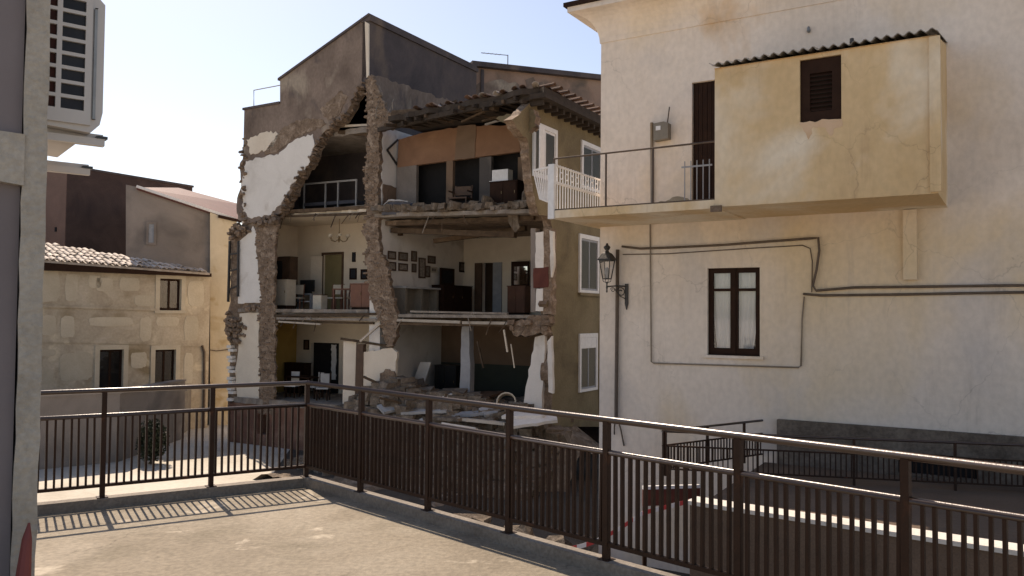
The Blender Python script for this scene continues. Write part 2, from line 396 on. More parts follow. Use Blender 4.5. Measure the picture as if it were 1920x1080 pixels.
def pane_mat(name, refl, tint, rough=.03, gc=(1,1,1)):
    m = bpy.data.materials.new(name); m.use_nodes = True
    N = m.node_tree.nodes; L = m.node_tree.links; N.remove(N['Principled BSDF'])
    t = N.new('ShaderNodeBsdfTransparent'); t.inputs[0].default_value = (*tint, 1)
    g = N.new('ShaderNodeBsdfGlossy'); g.inputs['Roughness'].default_value = rough; g.inputs['Color'].default_value = (*gc, 1)
    x = N.new('ShaderNodeMixShader'); fr = N.new('ShaderNodeFresnel'); fr.inputs[0].default_value = 1.5
    ad = N.new('ShaderNodeMath'); ad.operation = 'ADD'; ad.inputs[1].default_value = refl; ad.use_clamp = True
    L.new(fr.outputs[0], ad.inputs[0]); L.new(ad.outputs[0], x.inputs[0]); L.new(t.outputs[0], x.inputs[1]); L.new(g.outputs[0], x.inputs[2])
    L.new(x.outputs[0], N['Material Output'].inputs[0])
    return m
M['glass'] = pane_mat('window_glass', .02, (.95,.95,.95))
M['dustyglass'] = pane_mat('dusty_glass', .0, (.8,.8,.78), .4, (.42,.40,.37))
M['mirror'] = pane_mat('mirror_glass', .75, (.4,.4,.4))
def tape_mat():
    m = bpy.data.materials.new('red_white_tape'); m.use_nodes = True
    N = m.node_tree.nodes; L = m.node_tree.links; b = N['Principled BSDF']; b.inputs['Roughness'].default_value = .5
    tc = N.new('ShaderNodeTexCoord'); w = N.new('ShaderNodeTexWave'); w.wave_profile = 'SIN'; w.bands_direction = 'X'
    w.inputs['Scale'].default_value = 1.1
    cr = N.new('ShaderNodeValToRGB'); cr.color_ramp.interpolation = 'CONSTANT'
    cr.color_ramp.elements[0].color = (.55,.05,.05,1); cr.color_ramp.elements[1].color = (.78,.75,.74,1); cr.color_ramp.elements[1].position = .5
    L.new(tc.outputs['Object'], w.inputs[0]); L.new(w.outputs[1], cr.inputs[0]); L.new(cr.outputs[0], b.inputs['Base Color'])
    return m
M['tape'] = tape_mat()

# rough stones shared by all broken masonry
def rough_mesh(name, m, seed, j=.22):
    rng = random.Random(seed); vs_ = []; idx = {}; fs = []
    g = (-1, 0, 1)
    def vid(p):
        if p not in idx:
            idx[p] = len(vs_); l = sum(c*c for c in p)**.5
            k = (1.0 if l < 1.1 else (.93 if l < 1.5 else .86))
            vs_.append(tuple(.5*c*k + rng.uniform(-j, j)*.5 for c in p))
        return idx[p]
    for ax in range(3):
        for sgn in (-1, 1):
            for a in (-1, 0):
                for b in (-1, 0):
                    q = []
                    for da, db in ((0,0),(1,0),(1,1),(0,1)):
                        p = [0,0,0]; p[ax] = sgn; p[(ax+1)%3] = a+da; p[(ax+2)%3] = b+db; q.append(vid(tuple(p)))
                    fs.append(tuple(q if sgn > 0 else q[::-1]))
    me = bpy.data.meshes.new(name); me.from_pydata(vs_, [], fs); me.materials.append(m); me.update()
    return me
STONES = [rough_mesh('stone', M['stone'], s) for s in range(6)]
DEBRIS = [rough_mesh('debris', M['dust'], s+20, .3) for s in range(5)]
def stones(parent, x0, x1, y, z0, z1, w=.2, h=.13, proud=.05, rng=R, shape=None, name='stone', deep=.11, skip=.35):
    """a face of rough courses; shape(x, z) tells where it stands"""
    z = z0
    while z < z1:
        hh = h*rng.uniform(.75, 1.3); x = x0+rng.uniform(-.1, .05)
        while x < x1:
            ww = w*rng.choice((.5,.7,.9,1.1,1.5,2.0))*rng.uniform(.85,1.15)
            if rng.random() > skip and (shape is None or shape(x+ww/2, z+hh/2)):
                inst(name, rng.choice(STONES), parent, (x+ww/2, y+rng.uniform(-proud, proud), z+hh/2),
                     (ww*.97, deep*rng.uniform(.7, 1.3), hh*.95), (rng.uniform(-.12,.12), rng.uniform(-.1,.1), rng.uniform(-.15,.15)))
            x += ww
        z += hh
GZ = -3.0      # street level
# ------------------------------------------------------------------ frames
RH = Frame((1.73, 16.26), (.851, -.5255))           # cream house on the right
RU = Frame((-4.53, 27.0), (.864, -.503))            # collapsed house, local x = 0 at the dividing wall
DW = Frame(RU.w(.22, 0, 0)[:2], (.503, .864))       # right face of the dividing wall
OL = Frame(RU.w(6.44, 0, 0)[:2], (.503, .864))      # olive flank
LH = Frame((-12.4, 34.0), (.705, .709))             # patched ochre house on the left
# ================================================================== SETTING
# street: one sheet out to the horizon
o = MB().add([(-900,-900,GZ),(900,-900,GZ),(900,900,GZ),(-900,900,GZ)], [(0,1,2,3)]).build('street_ground', M['street'])
tag(o, kind='structure')
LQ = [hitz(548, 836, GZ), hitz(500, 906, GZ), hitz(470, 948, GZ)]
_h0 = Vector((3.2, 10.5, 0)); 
o = MB().prism([(LQ[0].x,LQ[0].y),(LQ[1].x,LQ[1].y),(LQ[2].x,LQ[2].y),(-2,9),(9,2),(14,8),(2,17),(7,27),(-1,31),(-3.5,30)], GZ-.02, GZ+.006, plane='xy').build('shaded_ground', None)  # dark sheet painting the street's shade, cut along the ruin's shadow edge
tag(o, kind='structure'); SHADE_SHEET = o
# terrace the photographer stands on
KC = Vector((-2.05, 8.24)); DL = Vector((-.841, -.541)); DR = Vector((.703, -.711))
def onl(s, off=0.0):    # along the left edge, off = outwards
    n = Vector((DL.y, -DL.x)); p = KC+DL*s+n*off; return (p.x, p.y)
def onr(s, off=0.0):
    n = Vector((-DR.y, DR.x)); p = KC+DR*s+n*off; return (p.x, p.y)
KO = (KC.x+.02, KC.y+.16)
tp = [onl(4.2), (KC.x, KC.y), onr(8.5), (3.9, -4), (-8, -4)]
mb = MB().prism(tp, GZ, 0.0, plane='xy')
o = mb.build('terrace', M['terrace']); tag(o, kind='structure')
KH = .085
mb = MB()
mb.prism([onl(4.2, .11), KO, (KC.x, KC.y), onl(4.2, -.0)], GZ+.01, KH, plane='xy')
mb.build('kerb', M['kerb'], o)
mb = MB()
mb.prism([KO, onr(8.5, .11), onr(8.5, 0), (KC.x, KC.y)], GZ+.02, KH+.004, plane='xy')
mb.build('kerb', M['kerb'], o)

M['street_shade'] = mat('dark_street_shade', [(.040,.034,.028),(.062,.053,.044),(.085,.073,.06)], 1.2, bump=.5, bscale=30, speck=.25, spscale=30)  # near-black colour that carries the painted street shade
SHADE_SHEET.data.materials.append(M['street_shade'])
# ------------------------------------------------------------------ terrace railings
HT, MT, BT = 1.04, .815, .205
def railing(name, label, fn, s0, s1, posts, rz, z0=KH, skip_ends=()):
    P0 = fn(s0, .055)
    r = thing(name, label, 'railing', (P0[0], P0[1], 0), rz)
    L = s1-s0
    MB().tube([(-.02,0,HT-.02),(L,0,HT-.02)], .022, 16).build('handrail', M['railgloss'], r, smooth=True)
    MB().box(0, L, -.014, .014, MT-.030, MT-.008).tube([(0,0,MT-.008),(L,0,MT-.008)], .0135, 12).build('middle_rail', M['railgloss'], r, smooth=True)
    MB().box(0, L, -.016, .016, BT-.028, BT).build('bottom_rail', M['rail'], r)
    pm = MB().box(-.021, .021, -.021, .021, 0, HT-.032-z0)
    pm.box(-.045, .045, -.045, .045, 0, .008)
    pme = pm.mesh('post', M['rail'])
    for s in posts: inst('post', pme, r, (s-s0, 0, z0))
    bme = MB().box(-.009, .009, -.014, .014, 0, MT-BT-.03).mesh('bar', M['rail'])
    x = .03
    while x < L-.02:
        if all(abs(x+s0-s) > .032 for s in posts):
            inst('bar', bme, r, (x+R.uniform(-.002,.002), R.uniform(-.002,.002), BT+.001), rot=(R.uniform(-.006,.006),R.uniform(-.008,.008),R.uniform(-.05,.05)))
        x += .0605
    return r
railing('railing', 'brown metal bar railing along the left edge of the terrace, casting a shadow', onl, -.045, 3.95,
        [-.045, .87, 1.79, 2.72, 3.65], math.atan2(DL.y, DL.x))
railing('railing', 'long brown metal bar railing running to the right along the terrace edge', onr, -.045, 8.2,
        [.906, 1.886, 2.848, 3.78, 4.766, 5.71, 6.65, 7.6], math.atan2(DR.y, DR.x))

# ------------------------------------------------------------------ near wall with air conditioner
NW = Frame((-1.905, 3.40), (.835, .55))
r = froot(NW, 'house_corner', 'rough beige house corner with mauve grey panel at the left edge', 'building', 0.0)
MB().box(-2.6, -.11, .035, .5, 0, 5.5).build('wall_panel', M['mauve'], r)
mb = MB()
rng = random.Random(3)
prev = None
ed = [(-.02+rng.uniform(-.004,.004), z*.12) for z in range(0, 47)]
el = [(-.105+rng.uniform(-.004,.004), z*.12) for z in range(46, -1, -1)]
mb.prism(ed+el, 0, .45)
mb.build('corner_pilaster', M['stucco'], r)
def arcp(x0, x1, za, zb):
    pts = [(x0, za), (x1, za-.06)]
    for k in range(0, 9):
        a = k/8; pts.append((x1+(x0-x1)*a, zb-.10+.10*math.sin(a*math.pi/2)))
    return pts
bz1 = NW.q(20, 222, 0.0)[1]; bz0 = NW.q(20, 300, 0.0)[1]
MB().prism(arcp(-1.5, -.10, bz1, bz0), -.012, .3).build('moulding_band', M['stucco'], r)
rp = MB()
zt = NW.q(45, 985, -.12)[1]; x0 = NW.q(30, 1060, -.12)[0]; x1 = NW.q(57, 1060, -.12)[0]
rp = MB().tube([((x0+x1)/2-.02, -.12, 0.0), ((x0+x1)/2-.005, -.11, zt-.3), ((x0+x1)/2+.012, -.09, zt-.06), ((x0+x1)/2+.018, -.085, zt)], [.045,.035,.018,.004], 10)
o = rp.build('folded_parasol', M['redplastic']); o.location = NW.w(0,0,0); o.rotation_euler = (0,0,NW.rot)
tag(o, 'red folded fabric parasol leaning against the beige house corner', 'parasol')
# air conditioner
AF = Frame((-2.12, 3.72), (.78, .62))
az1, az0 = 3.20, AF.q(130, 238, 0)[1]
W = AF.q(196, 120, 0)[0]
r = froot(AF, 'air_conditioner', 'white air conditioner unit with dark vent slots hanging from the near house', 'air conditioner', az0)
cas = [(0,az0),(W-.05,az0-.012),(W-.012,az0+.03),(W,az0+.09),(W,az1-.03),(W-.03,az1),(0,az1)]
cs = MB().prism(cas, .012, .82).build('casing', M['ac'], r)
# side panel: frame with slots
cols = [(.035, .085), (.115, .195)]
hs = []
zz = az0+.075; rows = 8; ph = (az1-.03-zz)/rows
cols = [(AF.q(91,130)[0], AF.q(105,130)[0]), (AF.q(115,130)[0], AF.q(159,130)[0])]
for c in cols:
    for k in range(rows): hs.append((c[0], c[1], zz+k*ph+.008, zz+(k+1)*ph-.008))
holed(MB(), .0, W-.055, az0+.02, az1-.012, hs, -.004, .008).build('side_panel', M['ac'], r)
for n, h in enumerate(hs):
    MB().box(h[0]+.001, h[1]-.001, .0085, .0105, h[2]+.001, h[3]-.001).build('vent_slot', M['rust'] if n < 8 else M['acdark'], r)
gx = AF.q(178, 130)[0]
MB().box(gx-.006, gx+.006, -.002, .0115, az0+.05, az1-.06).build('groove', M['metal'], r)
for g in (az0+.05, az1-.06):
    MB().lathe([(.001,0),(.008,0)], 8, (0,0,0)).build('screw', M['acdark'], r).location = (gx, -.006, g)
for k, (dz, le) in enumerate(((-.03, .02), (-.10, .06))):
    b = MB()
    yy = .05+.5*k
    b.box(-.25, W+le, yy, yy+.04, az0+dz-.03, az0+dz+.004)
    b.box(-.25, W+le, yy+.036, yy+.04, az0+dz-.03, az0+dz+.03)
    br = b.build('bracket', M['ac'], r)
    MB().box(W+le-.035, W+le+.012, yy-.004, yy+.044, az0+dz+.003, az0+dz+.016).build('rubber_pad', M['black'], br)
# ================================================================== CREAM HOUSE ON THE RIGHT
r = froot(RH, 'house', 'cream plastered house on the right with balcony, boxed-in upper room and brown window', 'house', GZ)
TOPZ = 7.12
win = (2.17, 3.12, 1.02, 2.60); dr = (1.87, 2.31, 3.83, 6.07)
mb = MB(); holed(mb, 0, 14, GZ, TOPZ, [win, dr], 0, .35)
mb.box(.001, .35, .35, 9, GZ, TOPZ); mb.box(.35, 14, 8.65, 9, GZ, TOPZ)
wall = mb.build('wall', M['cream'], r)
# cove cornice round the corner
prof = []
for k in range(9):
    a = k/8*math.pi/2
    prof.append((.02+.42*(1-math.cos(a)), TOPZ+.55*math.sin(a)))
prof += [(.50, TOPZ+.56), (.50, TOPZ+.66), (.0, TOPZ+.66), (-.3, TOPZ+.66), (-.3, TOPZ)]
mb = MB()
n = len(prof)
ring = []
for o_, z in prof: ring.append(((-o_, -o_, z), (14, -o_, z), (-o_, 9, z)))
vv = [q[0] for q in ring]+[q[1] for q in ring]+[q[2] for q in ring]
fs = []
for i in range(n):
    j = (i+1) % n
    fs.append((i, j, n+j, n+i)); fs.append((j, i, 2*n+i, 2*n+j))
mb.add(vv, fs); mb.build('cornice', M['cream'], r)
mb = MB(); mb.box(-.56, 14, -.56, 9.3, TOPZ+.663, TOPZ+.74); mb.build('roof_edge', M['darkwood'], r)
mb = MB(); mb.prism([(-.5, TOPZ+.745), (9.2, TOPZ+.745), (4.3, TOPZ+1.9)], -.5, 14, plane='yz'); mb.build('roof', M['redtile'], r)
# plinth
px0 = 3.44
vent = (5.35, 6.45, -.75, -.42)
pl = holed(MB(), px0, 14, GZ, -.05, [vent], -.12, -.003).build('plinth', M['plinth'], wall)
MB().box(vent[0]+.002, vent[1]-.002, -.03, -.004, vent[2]+.002, vent[3]-.002).build('basement_vent', M['dark'], r)
for k in range(9):
    MB().box(vent[0]+.1+k*.12, vent[0]+.115+k*.12, -.10, -.085, vent[2]+.003, vent[3]-.003).build('vent_bar', M['rail'], r)
# brown casement window
x0, x1, z0, z1 = win
w = holed(MB(), x0+.002, x1-.002, z0+.002, z1-.002, [(x0+.09,(x0+x1)/2-.07,z0+.13,z0+1.16),(x0+.09,(x0+x1)/2-.07,z0+1.21,z1-.09),
      ((x0+x1)/2+.07,x1-.09,z0+.13,z0+1.16),((x0+x1)/2+.07,x1-.09,z0+1.21,z1-.09)], .06, .12).build('window', M['darkwood'], r)
for a, b in ((x0+.09,(x0+x1)/2-.07),((x0+x1)/2+.07,x1-.09)):
    for c, d in ((z0+.13,z0+1.16),(z0+1.21,z1-.09)):
        MB().box(a-.005, b+.005, .088, .093, c-.005, d+.005).build('pane', M['glass'], w)
MB().box((x0+x1)/2-.03, (x0+x1)/2+.03, .045, .0595, z0+.01, z1-.01).build('meeting_stile', M['darkwood'], w)
for s in (0, 1):      # lace curtains, drawn aside at the foot
    c = MB(); a0, a1 = ((x0+.05, (x0+x1)/2-.01) if s == 0 else ((x0+x1)/2+.01, x1-.05))
    nx, nz_ = 26, 8; vs_ = []
    for j in range(nz_+1):
        t = j/nz_; zc = z1-.03-(z1-z0-.1)*t
        for i in range(nx+1):
            f = i/nx
            pinch = .0 if s == 0 else .0
            lo_ = a0 + (0 if s else .10*t*t); hi_ = a1 - (.10*t*t if s else 0)
            X = lo_+(hi_-lo_)*f
            vs_.append((X, .135+.012*math.sin(f*34+s)+.006*math.sin(f*13+t*3), zc))
    fs = [(j*(nx+1)+i, j*(nx+1)+i+1, (j+1)*(nx+1)+i+1, (j+1)*(nx+1)+i) for j in range(nz_) for i in range(nx)]
    c.add(vs_, fs); c.build('curtain', M['curtain'], w, smooth=True)
MB().box(x0-.07, x1+.07, -.05, .059, z0-.05, z0).build('window_sill', M['cream'], r)
MB().box(x0-.3, x1+.3, .6, .65, z0-.3, z1+.3).build('room_blind', M['dark'], r)  # black panel behind the window, painted in place of an unlit room
# balcony door (dark shutter with boards)
d = MB().box(dr[0]+.002, dr[1]+.35, .08, .12, dr[2]+.002, dr[3]-.002).build('balcony_door', M['darkwood'], r)
for k in range(5):
    xx = dr[0]+.02+k*.085
    MB().box(xx, xx+.078, .066, .0795, dr[2]+.01, dr[3]-.02).build('board', M['darkwood'], d)
# enclosed box
bx0, bx1, bz0, bz1 = 2.87, 6.08, 3.48, 5.72
lv = (4.20, 4.80, 4.68, 5.66)
mb = MB(); holed(mb, bx0, bx1, bz0, bz1, [lv], -1.75, -1.6)
mb.box(bx0, bx0+.15, -1.5995, -.002, bz0+.15, bz1); mb.box(bx1-.15, bx1, -1.5995, -.002, bz0+.15, bz1)
box = mb.build('boxed_room_wall', M['cream_box'], r)
MB().box(bx0-.0, bx1-.002, -1.599, -.003, bz0+.001, bz0+.15).build('boxed_room_floor', M['cream_box'], r)
MB().box(bx1-.10, bx1+.04, -1.79, -1.7505, bz0+.02, bz1-.01).build('corner_trim', M['cream_box'], box)
lo = holed(MB(), lv[0]+.003, lv[1]-.003, lv[2]+.003, lv[3]-.003, [(lv[0]+.14,lv[1]-.14,lv[2]+.17,lv[3]-.22)], -1.71, -1.66).build('shutter', M['darkwood'], r)
sm = MB().add([(-.16,-.02,-.02),(.16,-.02,-.02),(.16,.02,.03),(-.16,.02,.03),(-.16,-.02,-.012),(.16,-.02,-.012),(.16,.02,.038),(-.16,.02,.038)],
     [(0,3,2,1),(4,5,6,7),(0,1,5,4),(1,2,6,5),(2,3,7,6),(3,0,4,7)]).mesh('slat', M['darkwood'])
for k in range(9):
    inst('slat', sm, lo, ((lv[0]+lv[1])/2, -1.685, lv[2]+.20+k*.066))
MB().box(lv[0]+.003, lv[1]-.003, -1.655, -1.645, lv[2]+.003, lv[3]-.003).build('shutter_back', M['dark'], lo)
# corrugated roof over the box: four sheets
for sgi in range(4):
    a0 = bx0-.06+sgi*.815; a1 = a0+.84
    mb = MB(); nx = 28; vs_ = []
    for (yy, zz) in ((-1.86, bz1+.045+.012*(sgi % 2)), (.0, bz1+.42)):
        for th in (0, .012):
            for i in range(nx+1):
                X = a0+(a1-a0)*i/nx
                vs_.append((X, yy, zz+th+.026*math.sin((X)/.146*2*math.pi)))
    K = nx+1; fs = []
    for i in range(nx):
        fs += [(i, i+1, K+i+1, K+i), (i, 2*K+i, 2*K+i+1, i+1), (K+i, K+i+1, 3*K+i+1, 3*K+i)]
    fs += [(0, K, 3*K, 2*K), (nx, 2*K+nx, 3*K+nx, K+nx)]
    mb.add(vs_, fs); mb.build('roof_sheet', M['corr'], r)
MB().prism([(-1.8, bz1), (-.003, bz1), (-.003, bz1+.36)], bx0+.0015, bx1-.0015, plane='yz').build('roof_gable_fill', M['cream_box'], r)
o = MB().lathe([(.001,.10),(.03,.09),(.035,.03),(.02,.0),(.001,0)], 8).build('chimney_stub', M['iron'], r)
o.location = (4.95, -1.75, bz1+.06)
# balcony slab
mb = MB().box(-.14, bx0-.002, -1.75, -.002, 3.46, 3.60)
mb.build('balcony_slab', M['cream_box'], r)
MB().box(-.14, -.003, -.0015, 1.8, 3.46, 3.60).build('balcony_slab', M['cream_box'], r)
MB().box(bx0-.06, bx0+.12, -1.79, -1.752, 3.40, 3.50).build('slab_corner_block', M['stone'], r)
# balcony railing
ry = -1.72
mbp = MB().box(-.013,.013,-.013,.013,0,.98).mesh('post', M['thinrail'])
br = MB().tube([(-.11, ry, 4.54), (1.5, ry, 4.545), (bx0-.01, ry, 4.55)], .016, 8).build('balcony_handrail', M['thinrail'], r)
MB().box(-.12, bx0-.01, ry-.012, ry+.012, 3.60, 3.625).build('bottom_rail', M['thinrail'], br)
for xx in (-.10, .93, 1.80): inst('post', mbp, br, (xx, ry, 3.56))
# side return railing, white, with upper and lower panels
wr = MB().box(-.135, -.105, ry+.03, 1.75, 4.42, 4.45).build('white_side_railing', M['whitepaint'], r)
MB().box(-.135, -.105, ry+.03, 1.75, 4.10, 4.15).build('middle_rail', M['whitepaint'], wr)
wb = MB().box(-.009,.009,-.009,.009,0,.86).mesh('bar', M['whitepaint'])
yy = ry+.06
while yy < 1.72:
    inst('bar', wb, wr, (-.12, yy, 3.60)); yy += .105
sm = MB().lathe([(.055,-.008),(.07,-.008),(.07,.008),(.055,.008),(.055,-.008)], 10).mesh('ring_ornament', M['whitepaint'])
yy = ry+.11
while yy < 1.7:
    inst('ring_ornament', sm, wr, (-.12, yy, 4.28), rot=(0, math.pi/2, 0)); yy += .21
MB().box(-.19, -.07, ry-.06, ry+.02, 3.45, 4.44).build('white_corner_post', M['whitepaint'], r)
# grille in front of the balcony door
g = MB().box(1.80, dr[1]+.06, -.36, -.34, 4.42, 4.45).build('door_grille', M['greypaint'], r)
MB().box(1.80, dr[1]+.06, -.36, -.34, 3.74, 3.77).build('rail', M['greypaint'], g)
gm = MB().box(-.008,.008,-.008,.008,0,.92).mesh('bar', M['greypaint'])
for k in range(5): inst('bar', gm, g, (1.86+k*.115, -.35, 3.62))
# buttress strip under the boxed room
mb = MB().box(5.44, 5.64, -.10, -.002, 2.34, 3.47); mb.build('downpipe_casing', M['cream'], r)
# hook above the boxed room
MB().lathe([(.001,.12),(.02,.1),(.035,.03),(.015,0),(.001,0)], 8).build('wall_hook', M['metal'], r).location = (3.97, -.03, RH.q(1531,60)[1])

for nm, pts, y_, m in (('rust_stain', [(1499,229),(1578,223),(1580,236),(1566,240),(1558,256),(1548,240),(1525,238),(1516,262),(1506,242)], -1.751, M['ruststain']),
                      ('damp_stain', [(1228,392),(1236,378),(1256,374),(1270,368),(1290,372),(1296,382),(1292,394)], 0, M['damp'])):
    P_ = jag(RH.poly(pts, y_), .06, .02, random.Random(3))
    MB().prism(P_, y_-.0035, y_-.0015).build(nm, m, r)
# --- things fixed on the facade
def tube_thing(F, name, label, cat, paths, rad, m, group=None):
    p0 = paths[0][0]; base = F.w(*p0)
    r_ = None
    mbx = MB()
    for i, pth in enumerate(paths):
        mbx.tube([(a-p0[0], b-p0[1], c-p0[2]) for a, b, c in pth], rad if not isinstance(rad, list) else rad[i], 7)
    o_ = mbx.build(name, m, smooth=True); o_.location = base; o_.rotation_euler = (0,0,F.rot)
    return tag(o_, label, cat, group)
def fp(u, v, y=-.03, F=RH):
    x, z = F.q(u, v, y); return (x, y, z)
tube_thing(RH, 'cable_bundle', 'thick brown cable bundle looping above the brown window to the right edge', 'cable',
    [[fp(1166,462,-.05), fp(1200,466,-.05), fp(1260,464,-.05), fp(1360,459,-.05), fp(1450,452,-.05), fp(1520,447,-.05), fp(1534,446,-.05), fp(1536,470,-.05), fp(1531,505,-.05), fp(1524,535,-.05),
      fp(1530,545,-.05), fp(1600,539,-.05), fp(1760,537,-.05), fp(1900,535,-.05), (8.6,-.05,2.2)]], .022, M['cable'])
tube_thing(RH, 'cable_bundle', 'second brown cable running right just below the thick bundle', 'cable',
    [[fp(1506,551), fp(1540,554), fp(1700,552), fp(1800,550), fp(1919,548), (8.6,-.03,2.1)]], .022, M['cable'])
tube_thing(RH, 'cable', 'thin cable beneath the thick bundle, bending down beside the brown window', 'cable',
    [[fp(1168,477,-.02), fp(1250,476,-.02), fp(1400,466,-.02), fp(1505,460,-.02), fp(1519,466,-.02), fp(1523,490,-.02), fp(1522,548,-.02)]], .009, M['cable'])
tube_thing(RH, 'conduit', 'thin conduit framing the brown window on the left, below and right', 'conduit',
    [[fp(1219,418), fp(1220,550), fp(1221,678), fp(1226,681), fp(1360,685), fp(1497,689), fp(1502,686), fp(1504,600), fp(1508,556)]], [.014], M['conduit'])
tube_thing(RH, 'downpipe', 'brown downpipe running down the wall behind the lantern', 'pipe',
    [[fp(1158,468,-.06), fp(1157,600,-.06), fp(1155,782,-.06)], [fp(1155,780,-.06), fp(1152,800,-.06), fp(1152,815,-.06)], [fp(1157,782,-.06), fp(1164,805,-.06), fp(1170,836,-.03)]], [.036, .015, .015], M['cable'])
tube_thing(RH, 'riser_pipe', 'grey vertical pipe beside the meter box on the balcony', 'pipe',
    [[fp(1223,386,-.04), fp(1222,300,-.04), fp(1222,230,-.04)]], .03, M['conduit'])
mx0, mz1 = RH.q(1231, 233); mx1, mz0 = RH.q(1258, 264)
r = thing('meter_box', 'small grey meter box on the wall beside the balcony door', 'box', RH.w((mx0+mx1)/2, 0, mz0), RH.rot)
w_, h_ = mx1-mx0, mz1-mz0
MB().prism([(-w_/2,0),(w_/2,.02),(w_/2,h_*.9),(w_*.2,h_),(-w_/2,h_*.95)], -.16, -.002).build('housing', M['meter'], r)
MB().box(-w_*.32, w_*.0, -.168, -.161, h_*.55, h_*.78).build('label_plate', M['whitepaint'], r)
MB().tube([(w_*.35,-.08,h_*.9),(w_*.42,-.08,h_+.1),(w_*.5,-.08,h_+.28)], .012, 6).build('cable_stub', M['cable'], r)
# wall lantern
lx, lz = RH.q(1175, 540, -.02)
r = thing('wall_lantern', 'black iron wall lantern with clear panes at the corner of the cream house', 'lantern', RH.w(lx, 0, lz), RH.rot)
hx = RH.q(1138, 520, -.30)[0]-lx
MB().box(-.03, .03, -.04, -.002, -.30, .08).prism([(-.03,-.3),(.03,-.3),(0,-.42)], -.04, -.002).build('wall_plate', M['iron'], r)
pts = [(0,-.03,.03),(hx*.5,-.16,.04),(hx,-.30,.02)]
MB().tube(pts, .014, 8).build('arm', M['iron'], r)
def scroll(c, r0, ax, turns=1.4, n=22):
    out = []
    for k in range(n):
        a = k/(n-1)*turns*2*math.pi; rr = r0*(1-.72*k/(n-1))
        out.append((c[0]+ax[0]*rr*math.cos(a), c[1]+ax[1]*rr*math.cos(a), c[2]+rr*math.sin(a)))
    return out
dxy = (hx/math.hypot(hx,.3), -.3/math.hypot(hx,.3))
MB().tube(scroll((hx*.28,-.11,-.08), .10, dxy), .010, 6).build('scroll', M['iron'], r)
MB().tube(scroll((hx*.7,-.22,-.04), .05, dxy), .008, 6).build('scroll', M['iron'], r)
MB().tube([(0,-.03,-.22),(hx*.3,-.13,-.16),(hx*.6,-.21,-.02)], .009, 6).build('brace', M['iron'], r)
c = (hx, -.30, 0)
MB().lathe([(.001,-.10),(.018,-.08),(.012,-.03),(.02,.0),(.012,.05),(.02,.10),(.001,.12)], 10, c).build('finial_stem', M['iron'], r, smooth=True)
ld = MB()
zb, zt_, rb, rt = .17, .52, .085, .155
def sq(rr, z): return [(c[0]+rr*math.cos(math.pi/4+k*math.pi/2), c[1]+rr*math.sin(math.pi/4+k*math.pi/2), z) for k in range(4)]
B_, T_ = sq(rb, zb), sq(rt, zt_)
for k in range(4):
    ld.bar(B_[k], T_[k], .016); ld.bar(B_[k], B_[(k+1)%4], .018); ld.bar(T_[k], T_[(k+1)%4], .022)
    ld.tube([B_[k], (c[0]+(B_[k][0]-c[0])*.9, c[1]+(B_[k][1]-c[1])*.9, zb-.05), (c[0], c[1], .09)], .007, 5)
cage = ld.build('cage', M['iron'], r)
for k in range(4):
    j = (k+1) % 4; q = [Vector(B_[k]), Vector(B_[j]), Vector(T_[j]), Vector(T_[k])]
    MB().add(q, [(0,1,2,3)]).build('pane', M['glass'], cage)
hd = MB()
rings = [sq(.20,.525), sq(.19,.55), sq(.10,.66), sq(.05,.68)]
vs_ = [p for g_ in rings for p in g_]
fs = [(i*4+k, i*4+(k+1)%4, (i+1)*4+(k+1)%4, (i+1)*4+k) for i in range(3) for k in range(4)] + [(0,3,2,1),(12,13,14,15)]
hd.add(vs_, fs); hd.build('hood', M['iron'], r)
MB().lathe([(.05,.68),(.03,.71),(.055,.75),(.07,.78),(.04,.81),(.02,.82),(.03,.84),(.001,.86)], 10, c).build('crown', M['iron'], r, smooth=True)
MB().lathe([(.001,.18),(.03,.18),(.03,.24),(.045,.28),(.04,.36),(.001,.40)], 10, c).build('bulb', M['greypaint'], r, smooth=True)
# ------------------------------------------------------------------ landing below
def at(u, v, z): return hitz(u, v, z)
a = at(1300, 940, -.72); b = at(1920, 1034, -.72)
LD = Frame((a.x, a.y), (b.x-a.x, b.y-a.y)); LL = 9.0
o = MB().box(-.05, LL, .0, .28, GZ, -.77).build('retaining_wall', M['landing'])
o.location = LD.w(0,0,0); o.rotation_euler = (0,0,LD.rot)
tag(o, 'dark brown retaining wall with a sunlit pale coping behind the right railing', 'wall')
MB().box(-.08, LL, -.03, .30, -.768, -.715).build('coping', M['coping'], o)
c0 = RH.loc(LD.w(0, .29, 0)); c1 = RH.loc(LD.w(LL, .29, 0))
mb = MB().prism([c0, c1, (13, -.13), (px0-.2, -.13)], GZ+.01, -.80, plane='xy')
o = mb.build('landing', M['landing']); o.location = RH.w(0,0,0); o.rotation_euler = (0,0,RH.rot); tag(o, kind='structure')
# dark red board at the end of the retaining wall
p_ = at(1205, 915, -1.0); q_ = at(1312, 912, -1.0)
BF = Frame((p_.x, p_.y), (q_.x-p_.x, q_.y-p_.y)); bw = (q_-p_).length
r = thing('site_barrier', 'dark red board barrier with pale top edge beside the retaining wall', 'barrier', (p_.x, p_.y, GZ), BF.rot)
MB().box(0, bw, -.02, .02, 1.72, 1.98).build('board', M['redpaint'], r)
MB().box(0, bw, -.03, .03, 1.98, 2.03).build('top_rail', M['whitepaint'], r)
for xx in (.05, bw-.05): MB().box(xx-.03, xx+.03, .021, .07, 0, 1.97).build('leg', M['rail'], r)
